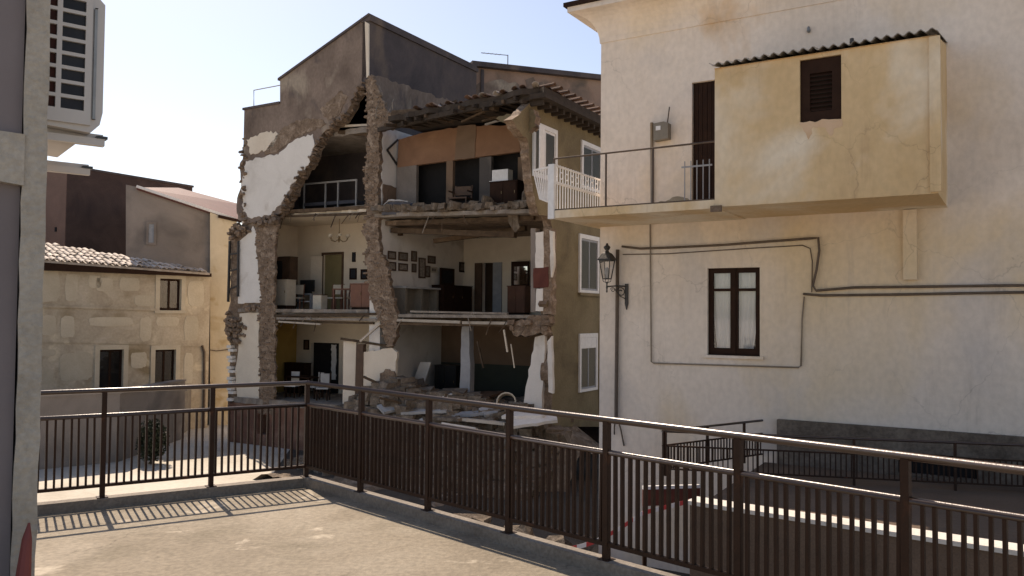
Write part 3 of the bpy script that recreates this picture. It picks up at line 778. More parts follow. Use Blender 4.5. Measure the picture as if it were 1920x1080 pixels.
# second railing, L-shaped, on the landing
Z2 = -.08
A2 = at(1242, 806, Z2); B2 = at(1459, 783, Z2); C2 = at(1990, 835, Z2)
def rail2(name, label, P, Q, zb, posts):
    F = Frame((P.x, P.y), (Q.x-P.x, Q.y-P.y)); L = (Q-P).length
    r = thing(name, label, 'railing', (P.x, P.y, zb), F.rot)
    h = Z2-zb
    MB().tube([(0,0,h-.02),(L,0,h-.02)], .02, 12).build('handrail', M['railgloss'], r, smooth=True)
    MB().box(0, L, -.012, .012, h-.26, h-.235).build('middle_rail', M['rail'], r)
    MB().box(0, L, -.012, .012, .10, .125).build('bottom_rail', M['rail'], r)
    pm = MB().box(-.018,.018,-.018,.018,0,h-.032).mesh('post', M['rail'])
    for t in posts: inst('post', pm, r, (t*L, 0, 0))
    bm_ = MB().box(-.009,.009,-.009,.009,0,h-.26-.125).mesh('bar', M['rail'])
    x = .05
    while x < L: inst('bar', bm_, r, (x, 0, .1255)); x += .075
    return r
rail2('railing', 'short railing climbing back from the landing corner to the cream house wall', A2, B2, -.80, (.01, .36, .68, .99))
rail2('railing', 'lower railing on the landing behind the long terrace railing', A2+Vector((.05,-.02,0)), C2, -.80, (.0, .25, .5, .75, .99))
# tape
t0 = at(1003, 1033, -1.9); t1 = at(1205, 962, -1.3); t2 = at(1300, 938, -1.1)
P = [Vector(t0)+(Vector(t1)-Vector(t0))*k/12 - Vector((0,0,.18*math.sin(k/12*math.pi))) for k in range(13)] + [Vector(t1)+(Vector(t2)-Vector(t1))*k/4 for k in range(1,5)]
L_ = 0; vs_ = []
F = Frame((t0.x, t0.y), (t2.x-t0.x, t2.y-t0.y))
for p in P:
    lx_, ly_ = F.loc(p)
    vs_ += [(lx_, ly_, p.z-.035), (lx_, ly_, p.z+.035), (lx_, ly_+.002, p.z+.035), (lx_, ly_+.002, p.z-.035)]
fs = []
for i in range(len(P)-1):
    for k in range(4): fs.append((i*4+k, i*4+(k+1)%4, i*4+4+(k+1)%4, i*4+4+k))
o = MB().add(vs_, fs).build('barrier_tape', M['tape']); o.location = (t0.x, t0.y, 0); o.rotation_euler = (0,0,F.rot)
tag(o, 'red and white barrier tape strung below the right railing', 'tape')
# ================================================================== COLLAPSED HOUSE
def inside(poly):
    def f(x, z):
        c = False; n = len(poly); j = n-1
        for i in range(n):
            xi, zi = poly[i]; xj, zj = poly[j]
            if (zi > z) != (zj > z) and x < (xj-xi)*(z-zi)/(zj-zi)+xi: c = not c
            j = i
        return c
    return f
def sub(parent, F, name, pts, y0, y1, m, jg=None, keep=(), seed=1):
    """polygon given on the plane y0 of frame F, extruded to y1, expressed in RU-root space"""
    P = F.poly(pts, y0)
    if jg: P = jag(P, jg[0], jg[1], random.Random(seed), keep)
    mb = MB().prism(P, y0, y1, 0, 1 if isinstance(m, (list, tuple)) else 0)
    if F is not RU:
        ca, sa = F.d.dot(RU.d), F.d.dot(RU.n); ox, oy = RU.loc(F.p)
        na, nb_ = F.n.dot(RU.d), F.n.dot(RU.n)
        mb.v = [(ox+x*ca+y*na, oy+x*sa+y*nb_, z) for x, y, z in mb.v]
    return mb.build(name, m, parent), P
def conv(F, p):    # frame coordinates -> RU coordinates
    w = F.w(*p); a, b = RU.loc(w); return (a, b, w.z)
ru = froot(RU, 'collapsed_house', 'half-collapsed house with its front torn away and furnished rooms exposed', 'house', GZ)
F0, F1L, F1R, F2L, F2R, F3 = -1.35, 1.85, 1.72, 5.38, 4.86, 8.02
XL = -6.38; YL = 3.0; YR = 5.0
# --- upper left facade with the gable slope
gp = [(525,150),(680,38),(690,46),(690,140),(680,152),(664,182),(648,212),(640,226),(612,243),(592,272),(582,300),(556,335),(540,372),
      (528,398),(500,410),(470,418),(446,412),(444,380),(452,345),(449,310),(456,290),(458,205),(470,200),(525,193)]
gw, GP = sub(ru, RU, 'gable_wall', gp, 0, .42, [M['gable'], M['rubble']], (.16,.05), (0,1,2,20,21,22,23))
sub(gw, RU, 'gable_trim', [(684,40),(691,44),(691,142),(687,146)], -.05, -.002, M['warmwhite'])
wp = [(461,302),(500,292),(522,290),(545,268),(566,257),(586,251),(589,268),(577,310),(548,344),(526,384),(503,404),(472,410),(455,396),(453,350)]
sub(gw, RU, 'white_plaster', wp, -.03, -.001, M['white'], (.12,.05), seed=4)
for i, pp in enumerate(([(530,240),(560,225),(600,222),(612,232),(580,247),(545,262),(520,285),(495,288)], [(462,262),(500,246),(525,250),(512,276),(470,290)], [(600,205),(640,170),(652,180),(636,215),(615,225)])):
    sub(gw, RU, 'plaster_remnant', pp, -.02, -.001, M['rubble'] if i != 1 else M['warmwhite'], (.12,.05), seed=i)
# ragged stones along the diagonal break
edge = [(686,150),(664,182),(646,216),(614,243),(592,272),(582,300),(556,335),(540,372),(520,405),(500,412),(462,418)]
E = RU.poly(edge)
for i in range(len(E)-1):
    a, b = Vector(E[i]), Vector(E[i+1]); k = max(2, int((b-a).length/.075))
    for j in range(k):
        q = a+(b-a)*(j/k)
        inst('stone', R.choice(STONES), gw, (q.x+R.uniform(-.05,.07), .12+R.uniform(-.14,.15), q.y+R.uniform(-.05,.05)), (R.uniform(.07,.19), R.uniform(.15,.35), R.uniform(.05,.12)), (R.uniform(-.3,.3), R.uniform(-.5,.5), R.uniform(-.4,.4)))
# left edge stones
for k in range(26):
    x_, z_ = RU.q(449+4*math.sin(k*1.3), 262+k*6)
    inst('stone', R.choice(STONES), gw, (x_+.23, .1+R.uniform(-.1,.1), z_), (R.uniform(.08,.2), .35, R.uniform(.06,.12)), (R.uniform(-.2,.2), R.uniform(-.3,.3), R.uniform(-.3,.3)))
# parapet coping and thin roof rail
a = RU.q(458,205); b = RU.q(525,193)
MB().prism([(a[0]-.05,a[1]-.03),(b[0],b[1]-.03),(b[0],b[1]+.05),(a[0]-.05,a[1]+.05)], -.05, .4).build('parapet_coping', M['darkwall'], gw)
rr_ = MB(); p0 = RU.q(472,200); p1 = RU.q(472,168); p2 = RU.q(524,158)
rr_.tube([(p0[0],.1,p0[1]),(p1[0],.1,p1[1]),(p2[0],.1,p2[1])], .018, 6).build('roof_rail', M['metal'], ru)
# --- left block shell
mb = MB(); mb.box(XL-.3, XL, .43, 6.6, GZ, 9.0); side = mb.build('side_wall', M['warmwhite'], ru)
TX, TZ = RU.q(680, 38); SX, SZ = RU.q(525, 150)
sl_ = (TZ-SZ)/(TX-SX)
MB().prism([(SX-.06,SZ-.02),(TX+.3,TZ+.3*sl_-.02),(TX+.3,TZ+.3*sl_+.06),(SX-.06,SZ+.06)], -.06, 6.6).build('sloping_roof', M['darkwall'], ru)
MB().box(XL, SX, .43, 6.6, 8.85, 9.0).build('flat_roof', M['darkwall'], ru)
MB().box(SX-.25, SX, .43, 6.6, 9.0, SZ-.03).build('step_wall', M['gable'], ru)
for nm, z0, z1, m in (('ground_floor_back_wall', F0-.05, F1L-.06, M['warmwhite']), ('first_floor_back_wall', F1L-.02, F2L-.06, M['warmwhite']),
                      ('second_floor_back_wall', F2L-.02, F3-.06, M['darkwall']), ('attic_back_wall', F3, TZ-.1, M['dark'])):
    if nm.startswith('first'):
        d0 = RU.q(607, 478, YL); d1 = RU.q(640, 578, YL)
        mb = holed(MB(), XL, -.26, z0, z1, [(d0[0], d1[0], F1L, d0[1])], YL, YL+.2)
        mb.build(nm, m, ru)
        dd = MB().box(d0[0]+.002, d1[0]-.002, YL+.08, YL+.12, F1L, d0[1]-.002).build('inner_door', M['olivedoor'], ru)
        holed(MB(), d0[0]-.09, d1[0]+.09, F1L+.001, d0[1]+.09, [(d0[0], d1[0], F1L-.1, d0[1])], YL-.03, YL-.002).build('door_frame', M['brownwood'], dd)
        # open leaf, swung against the wall
        e0 = RU.q(583, 480, YL-.3)
        lf = MB().prism([(0,0),(.5,0),(.5,d0[1]-F1L-.06),(0,d0[1]-F1L-.06)], 0, .04).build('open_door_leaf', M['warmwhite'], ru)
        lf.location = (d0[0]-.02, YL-.04, F1L+.01); lf.rotation_euler = (0,0,math.radians(-168))
    elif nm.startswith('ground'):
        d0 = RU.q(583, 642, YL); d1 = RU.q(634, 760, YL)
        mb = holed(MB(), XL, -.26, z0, z1, [(d0[0], d1[0], F0, d0[1])], YL, YL+.2); mb.build(nm, m, ru)
        g0 = RU.q(622, 645, YL+2.6); g1 = RU.q(629, 685, YL+2.6)
        MB().box(d0[0]-.2, d1[0]+.2, YL+.16, YL+.19, F0, d0[1]+.1).build('doorway_dark_fill', M['dark'], ru)  # black panel in the opening stands for the darkness beyond it
        g0 = RU.q(621,646,YL+.1); g1 = RU.q(629,712,YL+.1)
        MB().prism(jag([(g0[0],g0[1]),(g1[0],g0[1]),(g1[0],g1[1]),(g0[0]+.05,g1[1])],.1,.025), YL+.10, YL+.13).build('light_slit', M['whitepaint'], ru)  # white strip painted in for the slit of light from beyond
    else:
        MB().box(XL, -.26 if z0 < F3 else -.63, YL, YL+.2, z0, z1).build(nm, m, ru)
def slab(name, x0, x1, y0, y1, z0, z1, m, seed, tilt=0.0):
    P = jag([(x0,y0),(x1,y0),(x1,y1),(x0,y1)], .22, .10, random.Random(seed), (1,2,3))
    mb = MB().prism(P, z0, z1, plane='xy')
    if tilt: mb.v = [(x, y, z+tilt*(x-(x0+x1)/2)) for x, y, z in mb.v]
    return mb.build(name, m, ru)
fl1 = slab('first_floor', XL, -.27, .04, YL, F1L-.12, F1L, M['slab'], 1)
slab('first_floor_base', XL, -.27, .16, YL, F1L-.25, F1L-.123, M['slab'], 2)
fl2 = slab('second_floor', XL, -.27, .42, YL, F2L-.12, F2L, M['slab'], 3)
slab('second_floor_ceiling', XL, -.27, .44, YL, F2L-.24, F2L-.123, M['warmwhite'], 4)
slab('attic_floor', XL, -.27, .43, YL, F3-.19, F3, M['slab'], 5)
slab('ground_floor', XL, -.27, -.05, YL+2.6, F0-.2, F0, M['slab'], 6)
# beam edges of the floors seen from the front, left block
for (u0,v0,u1,v1,m,w,y) in ((515,592,735,588,'timber',.10,.0),(515,602,700,606,'timber',.09,.05),(520,597,735,600,'slab',.10,-.03),(523,603,600,608,'paleplank',.07,-.1),
                        (538,397,692,388,'timber',.14,.38),(522,406,690,400,'timber',.10,.40),(676,640,712,607,'paleplank',.08,-.12),(640,635,735,650,'timber',.09,.1),
                        (610,238,692,234,'paleplank',.09,.42),(612,246,690,252,'timber',.16,.5)):
    a = RU.q(u0,v0,y); b = RU.q(u1,v1,y)
    MB().bar((a[0],y,a[1]),(b[0],y+.04,b[1]), w, w*.8).build('beam', M[m], ru)
MB().box(XL-.29, 6.4, 6.61, 6.8, GZ, 7.85).build('rear_wall', M['darkwall'], ru)
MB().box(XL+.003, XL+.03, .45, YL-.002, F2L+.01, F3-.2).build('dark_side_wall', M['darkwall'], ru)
# --- left jamb and the white strips beyond it
lw, _ = sub(ru, RU, 'corner_wall', [(433,424),(512,406),(504,470),(502,600),(500,770),(428,770),(432,640),(420,620),(432,560)], .06, .45, [M['rubble'], M['rubble']], (.2,.05), seed=8)
sub(lw, RU, 'white_plaster', [(449,452),(470,432),(474,424),(481,440),(484,500),(491,560),(489,568),(446,569),(446,500)], .01, .058, M['white'], (.2,.025), seed=9)
sub(lw, RU, 'warm_plaster', [(449,588),(486,586),(484,640),(488,690),(485,752),(446,754),(441,700),(447,650)], .01, .058, M['warmwhite'], (.2,.03), seed=10)
jp = [(480,430),(520,408),(516,470),(512,560),(516,600),(514,775),(484,775),(490,640),(484,585),(491,560),(482,480)]
jb, JP = sub(ru, RU, 'broken_jamb', jp, -.04, .055, [M['rubble'], M['rubble']], (.15,.06), seed=11)
J0 = RU.poly(jp)
stones(jb, min(p[0] for p in J0), max(p[0] for p in J0), -.0, min(p[1] for p in J0), max(p[1] for p in J0), .13, .07, .012, random.Random(5), inside(J0))
for cx, cy, n_, sx, sy in ((448,432,34,20,14),(440,612,44,17,28),(505,418,18,20,8),(478,578,10,16,4)):
    for k in range(n_):
        x_, z_ = RU.q(cx+max(-.75,min(1,R.gauss(0,.45)))*sx, cy+max(-1,min(1,R.gauss(0,.45)))*sy, -.05)
        s_ = R.uniform(.09,.24)
        inst('stone', R.choice(STONES), lw, (x_, -.03+R.uniform(-.12,.12), z_), (s_, s_, s_*.7), (R.uniform(-.5,.5), R.uniform(-.5,.5), R.uniform(-.5,.5)))
for k in range(16):    # white bricks left standing in the corner
    x_, z_ = RU.q(432+3*math.sin(k*2.1), 650+k*6.6, -.05)
    if k % 3 != 2:
        MB().box(-.12,.1+.05*(k%2),-.1,.1,-.05,.05).build('white_brick', M['white'], lw).location = (x_, -.02, z_)
# broken window ladder frame
a0 = RU.q(431,452,-.06); a1 = RU.q(428,566,-.06); b0 = RU.q(447,452,-.06); b1 = RU.q(446,556,-.06)
gr = thing('broken_grille', 'narrow broken grille of dark bars hanging at the ruin\'s left corner', 'grille', RU.w(a1[0], -.06, a1[1]), RU.rot)
def rel(p): return (p[0]-a1[0], 0, p[1]-a1[1])
MB().bar(rel(a0), rel(a1), .07).build('stile', M['iron'], gr)
MB().bar(rel(b0), rel(b1), .06).build('stile', M['iron'], gr)
for t in (.22, .5, .80):
    p = Vector(rel(a0)).lerp(Vector(rel(a1)), t); q = Vector(rel(b0)).lerp(Vector(rel(b1)), t)
    MB().bar(p, q, .045).build('rung', M['iron'], gr)
# --- party wall and broken pier
MB().box(-.25, .2, .12, 6.6, GZ, 7.88).build('party_wall', M['white'], ru)
MB().box(-.62, -.335, .43, 6.6, 7.885, TZ-.08).box(-.62,-.335,.0,.4295,9.2,TZ-.08).build('flank_wall', M['darkwall'], ru)
MB().box(-.66, -.27, -.03, 6.65, TZ-.075, TZ+.085).build('flank_coping', M['darkwall'], ru)
FK = Frame(RU.w(-.335, 0, 0)[:2], (.503, .864))
sub(ru, FK, 'worn_render', [(693,142),(730,150),(790,172),(850,190),(800,200),(760,215),(752,238),(716,244),(700,200)], -.022, -.002, [M['gable'], M['gable']], (.2,.07), seed=15)
pp = [(686,150),(698,142),(708,165),(720,190),(730,212),(738,238),(711,246),(709,380),(716,402),(709,420),(712,470),(724,490),(732,540),(744,590),(744,630),(733,650),(722,640),(714,600),
      (694,560),(684,480),(690,455),(680,440),(688,400),(684,330),(690,250),(688,190)]
pier, PP = sub(ru, RU, 'broken_pier', pp, -.05, .118, [M['rubble'], M['rubble']], (.14,.06), seed=12)
P0 = RU.poly(pp)
stones(pier, min(p[0] for p in P0), max(p[0] for p in P0), -.01, min(p[1] for p in P0), max(p[1] for p in P0), .13, .07, .015, random.Random(9), inside(P0))
# hanging stump of masonry lower down, white plaster below it
sub(ru, RU, 'plaster_stump', [(680,660),(735,652),(744,660),(742,700),(730,740),(735,775),(676,775),(680,700)], .0, .11, M['warmwhite'], (.2,.03), seed=13)
hole, HP = sub(ru, RU, 'broken_masonry', [(712,700),(722,692),(738,696),(744,720),(742,775),(712,775),(706,735)], -.06, -.003, [M['rubble'], M['rubble']], (.15,.06), seed=14)
sub(ru, RU, 'door_post', [(668,645),(681,645),(679,775),(665,775)], -.03, .12, M['brownwood'])
sub(ru, RU, 'partition', [(644,640),(668,640),(664,775),(642,775)], .2, .3, M['warmwhite'])
# lower yellow corner of the ground floor room
MB().box(XL+.002, XL+.03, .5, YL-.002, F0+.01, F1L-.26).build('yellow_side_wall', M['yellowwall'], ru)
# --- base of the house
bw_ = MB(); holed(bw_, XL-.3, 6.6, GZ-.1, F0-.21, [(-5.2,-4.6,-2.6,-1.9)], -.02, .4); bw_.build('base_wall', M['redbase'], ru)
# --- right block rooms
slab('first_floor', .21, 6.3, .1, YR, F1R-.10, F1R, M['slab'], 21)
slab('first_floor_base', .21, 6.3, .3, YR, F1R-.24, F1R-.103, M['timber'], 22)
slab('second_floor', .21, 6.3, -.25, YR, F2R-.12, F2R, M['slab'], 23, -.032)
slab('second_floor_ceiling', .21, 6.3, .3, YR, F2R-.30, F2R-.15, M['rubble'], 24, -.02)
slab('ground_floor', .21, 6.3, -.02, YR, F0-.19, F0-.001, M['slab'], 25)
d0 = RU.q(904,493,YR); d1 = RU.q(926,570,YR)
holed(MB(), .2, 6.5, F1R-.01, F2R-.16, [(d0[0],d1[0],F1R,d0[1])], YR, YR+.2).build('first_floor_back_wall', M['warmwhite'], ru)
MB().box(d0[0]-.6, d1[0]+.6, YR+1.2, YR+1.25, F1R, F2R).build('passage_wall', M['brownwall'], ru)
MB().box(d0[0]-.3, d0[0]+.02, YR-.05, YR-.003, F1R, d0[1]).build('inner_door', M['brownwood'], ru)
MB().box(d1[0]-.02, d1[0]+.35, YR-.06, YR-.003, F1R, d0[1]).build('inner_door', M['greypaint'], ru)
# ground floor back wall: brown above, dark green dado below
zd = RU.q(900, 682, 3.6)[1]
MB().box(.2, 6.5, 3.6, 3.7, zd, F1R-.25).build('ground_floor_back_wall', M['brownwall'], ru)
MB().box(.2, 6.5, 3.6, 3.7, F0, zd-.002).build('dado', M['greenwall'], ru)
c0 = RU.q(866, 612, .7); c1 = RU.q(882, 770, .7)
P = jag([(c0[0],c0[1]),(RU.q(880,612,.7)[0],c0[1]),(c1[0],F0-.1),(RU.q(861,770,.7)[0],F0-.1)], .3, .02, random.Random(4))
MB().prism(P, .7, .95).build('column', M['column'], ru)
# lit timber edge of the first floor, plaster hung below
for (u0,v0,u1,v1,m,w,y) in ((742,600,862,604,'paleplank',.10,.0),(868,605,955,606,'paleplank',.10,.02),(742,607,1000,610,'timber',.10,.08),(770,584,950,588,'slab',.07,.02),(740,592,1015,594,'slab',.11,.05),
        (736,432,965,440,'timber',.20,.6),(815,452,985,428,'timber',.17,1.4),(745,420,1000,408,'timber',.13,.2),(720,442,752,438,'timber',.14,1.0),(720,398,1010,392,'timber',.10,-.1),
        (895,640,905,690,'timber',.05,.3),(958,645,963,690,'warmwhite',.03,.3),(945,618,950,660,'warmwhite',.05,.2)):
    a = RU.q(u0,v0,y); b = RU.q(u1,v1,y)
    MB().bar((a[0],y,a[1]),(b[0],y+.05,b[1]), w, w*.85).build('beam', M[m], ru)
sub(ru, RU, 'hanging_plaster', [(950,388),(972,392),(974,425),(966,436),(958,425),(952,415)], .1, .16, M['dust'], (.15,.05), seed=31)
ch, CP = sub(ru, RU, 'floor_edge_masonry', [(955,602),(1028,590),(1026,625),(985,632),(962,628)], -.05, .3, [M['rubble'], M['rubble']], (.14,.07), seed=32)
stones(ch, min(p[0] for p in CP), max(p[0] for p in CP), -.08, min(p[1] for p in CP), max(p[1] for p in CP), .24, .16, .06, random.Random(19), inside(CP))
# top room: orange lintel band, dark openings, grey piers
yo = .8
sub(ru, RU, 'orange_wall_band', [(747,262),(800,248),(862,238),(975,233),(976,284),(745,314)], yo, yo+.15, M['orange'], (.25,.03), (4,5), seed=33)
sub(ru, RU, 'stained_band', [(858,236),(892,234),(890,296),(852,300)], yo-.02, yo-.002, M['brownwall'], (.25,.02), seed=34)
z_b = F2R-.02
for u0, u1, m in ((745,782,'greywall'),(838,850,'brownwall'),(900,922,'greywall'),(972,985,'brownwall')):
    x0 = RU.q(u0,330,yo+.05)[0]; x1 = RU.q(u1,330,yo+.05)[0]
    zt = RU.q((u0+u1)/2, 300, yo)[1]
    MB().box(x0, x1, yo+.01, yo+.14, z_b, zt+.1).build('wall_pier', M[m], ru)
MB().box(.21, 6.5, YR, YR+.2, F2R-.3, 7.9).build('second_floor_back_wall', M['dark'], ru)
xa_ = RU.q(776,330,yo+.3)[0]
MB().box(xa_, 6.2, yo+.5, yo+.55, F2R-.02, 7.0).build('room_dark_fill', M['dark'], ru)  # added black panel, paints the darkness of the room behind the openings
# bent bracket on the white party wall
a, b, c = (DW.q(746,262,-.05), DW.q(726,281,-.05), DW.q(746,311,-.05))
mb = MB().bar(conv(DW,(a[0],-.05,a[1])), conv(DW,(b[0],-.05,b[1])), .05).bar(conv(DW,(b[0],-.05,b[1])), conv(DW,(c[0],-.05,c[1])), .05)
mb.build('bent_bracket', M['iron'], ru)
sub(ru, DW, 'bare_patch', [(719,345),(745,352),(790,368),(790,402),(719,402)], -.03, -.003, M['brownwall'], (.2,.04), seed=35)
# --- olive flank
op = [(960,224),(1000,190),(1010,188),(1024,198),(1127,256),(1180,285),(1180,800),(1033,800),(1036,740),(1028,700),(1037,640),(1030,590),(1024,570),(1036,540),(1030,500),(1036,440),(1030,405),(1008,400),(996,335),(990,265),(968,240)]
ow = [(1001,1040,238,247,328),(1091,1125,270,283,350),(1087,1119,443,452,546),(1087,1116,628,634,733)]
O = OL.poly(op)
wins = []
for (u0,u1,v0,v0b,v1) in ow:
    x0, zt = OL.q(u0, v0); x1, zt2 = OL.q(u1, v0b); _, zb = OL.q(u0, v1)
    wins.append((x0, x1, zb, (zt+zt2)/2))
# solid wall pieces by column between window edges: polygon plus recessed window units set proud
P = jag(O, .2, .05, random.Random(41), (1,2,3,4,5,6))
mb = MB().prism(P, 0, .27, 0, 1)
def to_ru(mb, F):
    mb.v = [conv(F, p) for p in mb.v]; return mb
ol = to_ru(mb, OL).build('olive_wall', [M['olive'], M['rubble']], ru)
for i, (x0, x1, z0, z1) in enumerate(wins):
    fr = holed(MB(), x0-.09, x1+.09, z0-.04, z1+.10, [(x0+.02, x1-.02, z0+.04, z1-.03)], -.06, -.002)
    w = to_ru(fr, OL).build('window', M['whitepaint'] if i != 2 else M['whitepaint'], ru)
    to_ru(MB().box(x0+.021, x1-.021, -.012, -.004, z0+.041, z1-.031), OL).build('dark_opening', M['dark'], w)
    xm = (x0+x1)/2
    cs_ = holed(MB(), x0+.022, x1-.022, z0+.042, z1-.032, [(x0+.07, xm-.03, z0+.1, z1-.1), (xm+.03, x1-.07, z0+.1, z1-.1)], -.034, -.016)
    to_ru(cs_, OL).build('casement', M['greypaint'] if i != 0 else M['whitepaint'], w)
    for a, b in ((x0+.07, xm-.03), (xm+.03, x1-.07)):
        to_ru(MB().box(a-.01, b+.01, -.028, -.024, z0+.09, z1-.09), OL).build('pane', M['dustyglass'], w)
    if i == 0:
        to_ru(MB().box(x0-.30, x0-.02, -.36, -.33, z0+.02, z1-.1), OL).build('open_shutter', M['whitepaint'], w)
        for a, b in ((x0+.1, xm-.06), (xm+.06, x1-.1)):
            to_ru(MB().box(a, b, -.022, -.018, z0+.12, z1-.12), OL).build('curtain', M['curtain'], w)
    if i == 3:
        to_ru(MB().box(x0+.025, x1-.025, -.05, -.036, z1-.36, z1-.035), OL).build('blind_box', M['whitepaint'], w)
    if i in (2,):
        to_ru(MB().box(x0-.14, x1+.14, -.12, -.0625, z0-.13, z0-.045), OL).build('window_sill', M['olive'], w)
        to_ru(MB().box(x0+.1, xm-.06, -.022, -.018, z0+.12, z1-.12), OL).build('curtain', M['fabric'], w)
# white and red ends of the torn wall
for nm, pts, m in (('white_wall_end', [(1004,436),(1019,434),(1019,502),(1004,502)], 'white'), ('red_wall_end', [(1000,503),(1028,500),(1028,538),(1000,540)], 'redpaint'), ('white_wall_end', [(1006,541),(1018,541),(1018,583),(1004,583)], 'white'),
                   ('white_wall_end', [(1030,432),(1037,434),(1038,500),(1033,520)], 'white'),('white_wall_end', [(1026,640),(1034,630),(1036,738),(1028,735)], 'white')):
    sub(ru, RU, nm, pts, -.02, .10, M[m], (.2,.012), seed=51)
sub(ru, RU, 'torn_wall_core', [(995,428),(1004,428),(1004,585),(995,585)], .0, .3, M['greywall'])
sub(ru, RU, 'torn_wall_core', [(1018,428),(1034,428),(1034,590),(1018,590)], .0, .3, M['rubble'], (.2,.03))
sub(ru, RU, 'leaning_wall_slab', [(1003,632),(1022,628),(1018,700),(1016,765),(980,768),(984,740)], .15, .3, M['white'], (.2,.03), seed=53)
# broken wall at the front of the top floor, below the eave
fb, FB = sub(ru, RU, 'broken_eave_wall', [(930,222),(965,212),(1000,205),(1005,236),(990,250),(972,242),(955,234)], -1.2, -.9, [M['olive'], M['rubble']], (.13,.05), seed=54)
# --- roof of the right block
zr = 8.02
rs = MB(); RX0, RX1 = 1.0, 6.95
P = jag([(RX0,-.6),(RX1,-1.3),(RX1,6.4),(RX0,6.4)], .3, .17, random.Random(61), (1,2,3))
mb = MB().prism(P, zr-.22, zr-.06, plane='xy'); rf = mb.build('tiled_roof', M['rooftimber'], ru)

for (xa_,ya_,za_,xb_,yb_,zb_,w_,h_) in ((.3,-.2,zr-.34,2.9,-.62,zr-.30,.12,.13),(2.6,-.75,zr-.33,4.9,-.98,zr-.27,.11,.14),(4.7,-1.0,zr-.26,6.6,-1.2,zr-.30,.11,.15)):
    MB().bar((xa_,ya_,za_),(xb_,yb_,zb_),w_,h_).build('fascia_beam', M['rooftimber'], ru)
rng = random.Random(303)
for k in range(15):
    xx = 1.2+k*.37+rng.uniform(-.08,.08); yy = -.55-.11*(xx-1)-rng.uniform(.0,.35)
    MB().bar((xx,yy,zr-.30+rng.uniform(-.14,.02)),(xx+rng.uniform(-.06,.06),yy+1.6,zr-.16),.08,.10).build('broken_rafter', M['rooftimber'] if k % 4 else M['timber'], ru)
tm = []
for s_ in range(4):
    mb = MB(); nx = 6; vs_ = []
    for y_, r0 in ((-.24, .10), (.24, .085)):
        for th in (0, .014):
            for i in range(nx+1):
                a = math.pi*i/nx; vs_.append(((r0-th)*math.cos(a), y_, (r0-th)*math.sin(a)*.75+.02*(y_ < 0)))
    K = nx+1; fs = []
    for i in range(nx): fs += [(i,i+1,2*K+i+1,2*K+i), (K+i,3*K+i,3*K+i+1,K+i+1), (i,K+i,K+i+1,i+1), (2*K+i,2*K+i+1,3*K+i+1,3*K+i)]
    mb.add(vs_, fs); tm.append(mb)
TME = tm[0].mesh('roof_tile', M['redtile'])
TMP = tm[1].mesh('roof_tile', M['tile'])
x = RX0+.1; k = 0
while x < RX1:
    for row in range(3):
        if not (row == 0 and R.random() < .55) and R.random() > .12:
            inst('roof_tile', TMP if (R.random() < .22 and row == 0 and x > 3.6) else TME, rf, (x+R.uniform(-.02,.02), -.52-.11*(x-RX0)+row*.42+R.uniform(-.06,.06), zr-.04+row*.01), (1,1,1), (R.uniform(-.16,.1), R.uniform(-.15,.15), R.uniform(-.4,.4)))
    x += .205
# eave over the olive flank, with rafter ends
MB().box(6.5, 7.0, -1.3, 6.4, zr-.36, zr-.222).build('eave_board', M['rooftimber'], ru)
y = -1.1
while y < 6.3:
    inst('rafter_end', (TRF if 'TRF' in globals() else globals().setdefault('TRF', MB().box(-.22,.22,-.05,.05,-.07,.07).mesh('rafter_end', M['rooftimber']))), ru, (6.62, y, zr-.44))
    inst('roof_tile', TME, rf, (6.95, y, zr-.03), (1,1,1), (0,0,math.pi/2+R.uniform(-.1,.1))); y += .42
# debris hanging below the roof
for k in range(26):
    u = R.uniform(750, 985); v = R.uniform(212, 236); yy = R.uniform(-.6, 1.6)
    a = RU.q(u, v, yy); L = R.uniform(.4, 1.7)
    an = R.uniform(-.25, .25)
    MB().bar((a[0], yy, a[1]), (a[0]+L*math.cos(an), yy+R.uniform(-.4,.6), a[1]+L*math.sin(an)), R.uniform(.04,.11), R.uniform(.03,.09)).build('roof_lath', M['timber'] if k % 7 else M['greycloth'], ru)
MB().bar((.9,-.2,RU.q(755,212,-.2)[1]), (5.2,-.9,RU.q(960,196,-.9)[1]), .22, .2).build('roof_beam', M['timber'], ru)
# ------------------------------------------------------------------ building behind, right
BB = Frame((33.4*(884-960)/1550, 33.4), (2.445, 1))
r = froot(BB, 'building', 'tall weathered pinkish building with dark eave rising behind the collapsed house', 'building', GZ)
zt = BB.q(1000, 140)[1]
xa_, za = BB.q(886, 117); xb_, zb_ = BB.q(1128, 143); sb_ = (zb_-za)/(xb_-xa_)
MB().prism([(0,GZ),(16,GZ),(16,za+16*sb_-.2),(0,za-.2)], 0, 6).build('wall', M['pinkwall'], r)
MB().prism([(-.15,za-.199),(16,za+16*sb_-.199),(16,za+16*sb_),(-.15,za)], -.25, 6.3).build('eave', M['darkwall'], r)
for i, pp_ in enumerate(([(892,160),(930,150),(990,165),(960,200),(900,190)], [(1040,200),(1085,180),(1125,200),(1120,240),(1070,230)], [(985,150),(1020,152),(1015,175),(990,178)])):
    MB().prism(jag(BB.poly(pp_, 0), .3, .15, random.Random(i)), -.02, -.001).build('bare_render', M['gable'] if i != 1 else M['pinkwall'], r)
MB().box(.3, .42, -.08, -.002, GZ, za-.25).build('downpipe', M['darkwall'], r)
ax, azb = BB.q(952, 128, 1.0); _, azt = BB.q(953, 103, 1.0); ax2, az2 = BB.q(902, 99, 1.0)
r = thing('antenna', 'thin rooftop aerial with one long horizontal arm', 'antenna', BB.w(ax, 1.0, azb-.8), BB.rot)
MB().tube([(0,0,0),(0,0,azt-azb+.8)], .022, 6).build('mast', M['metal'], r)
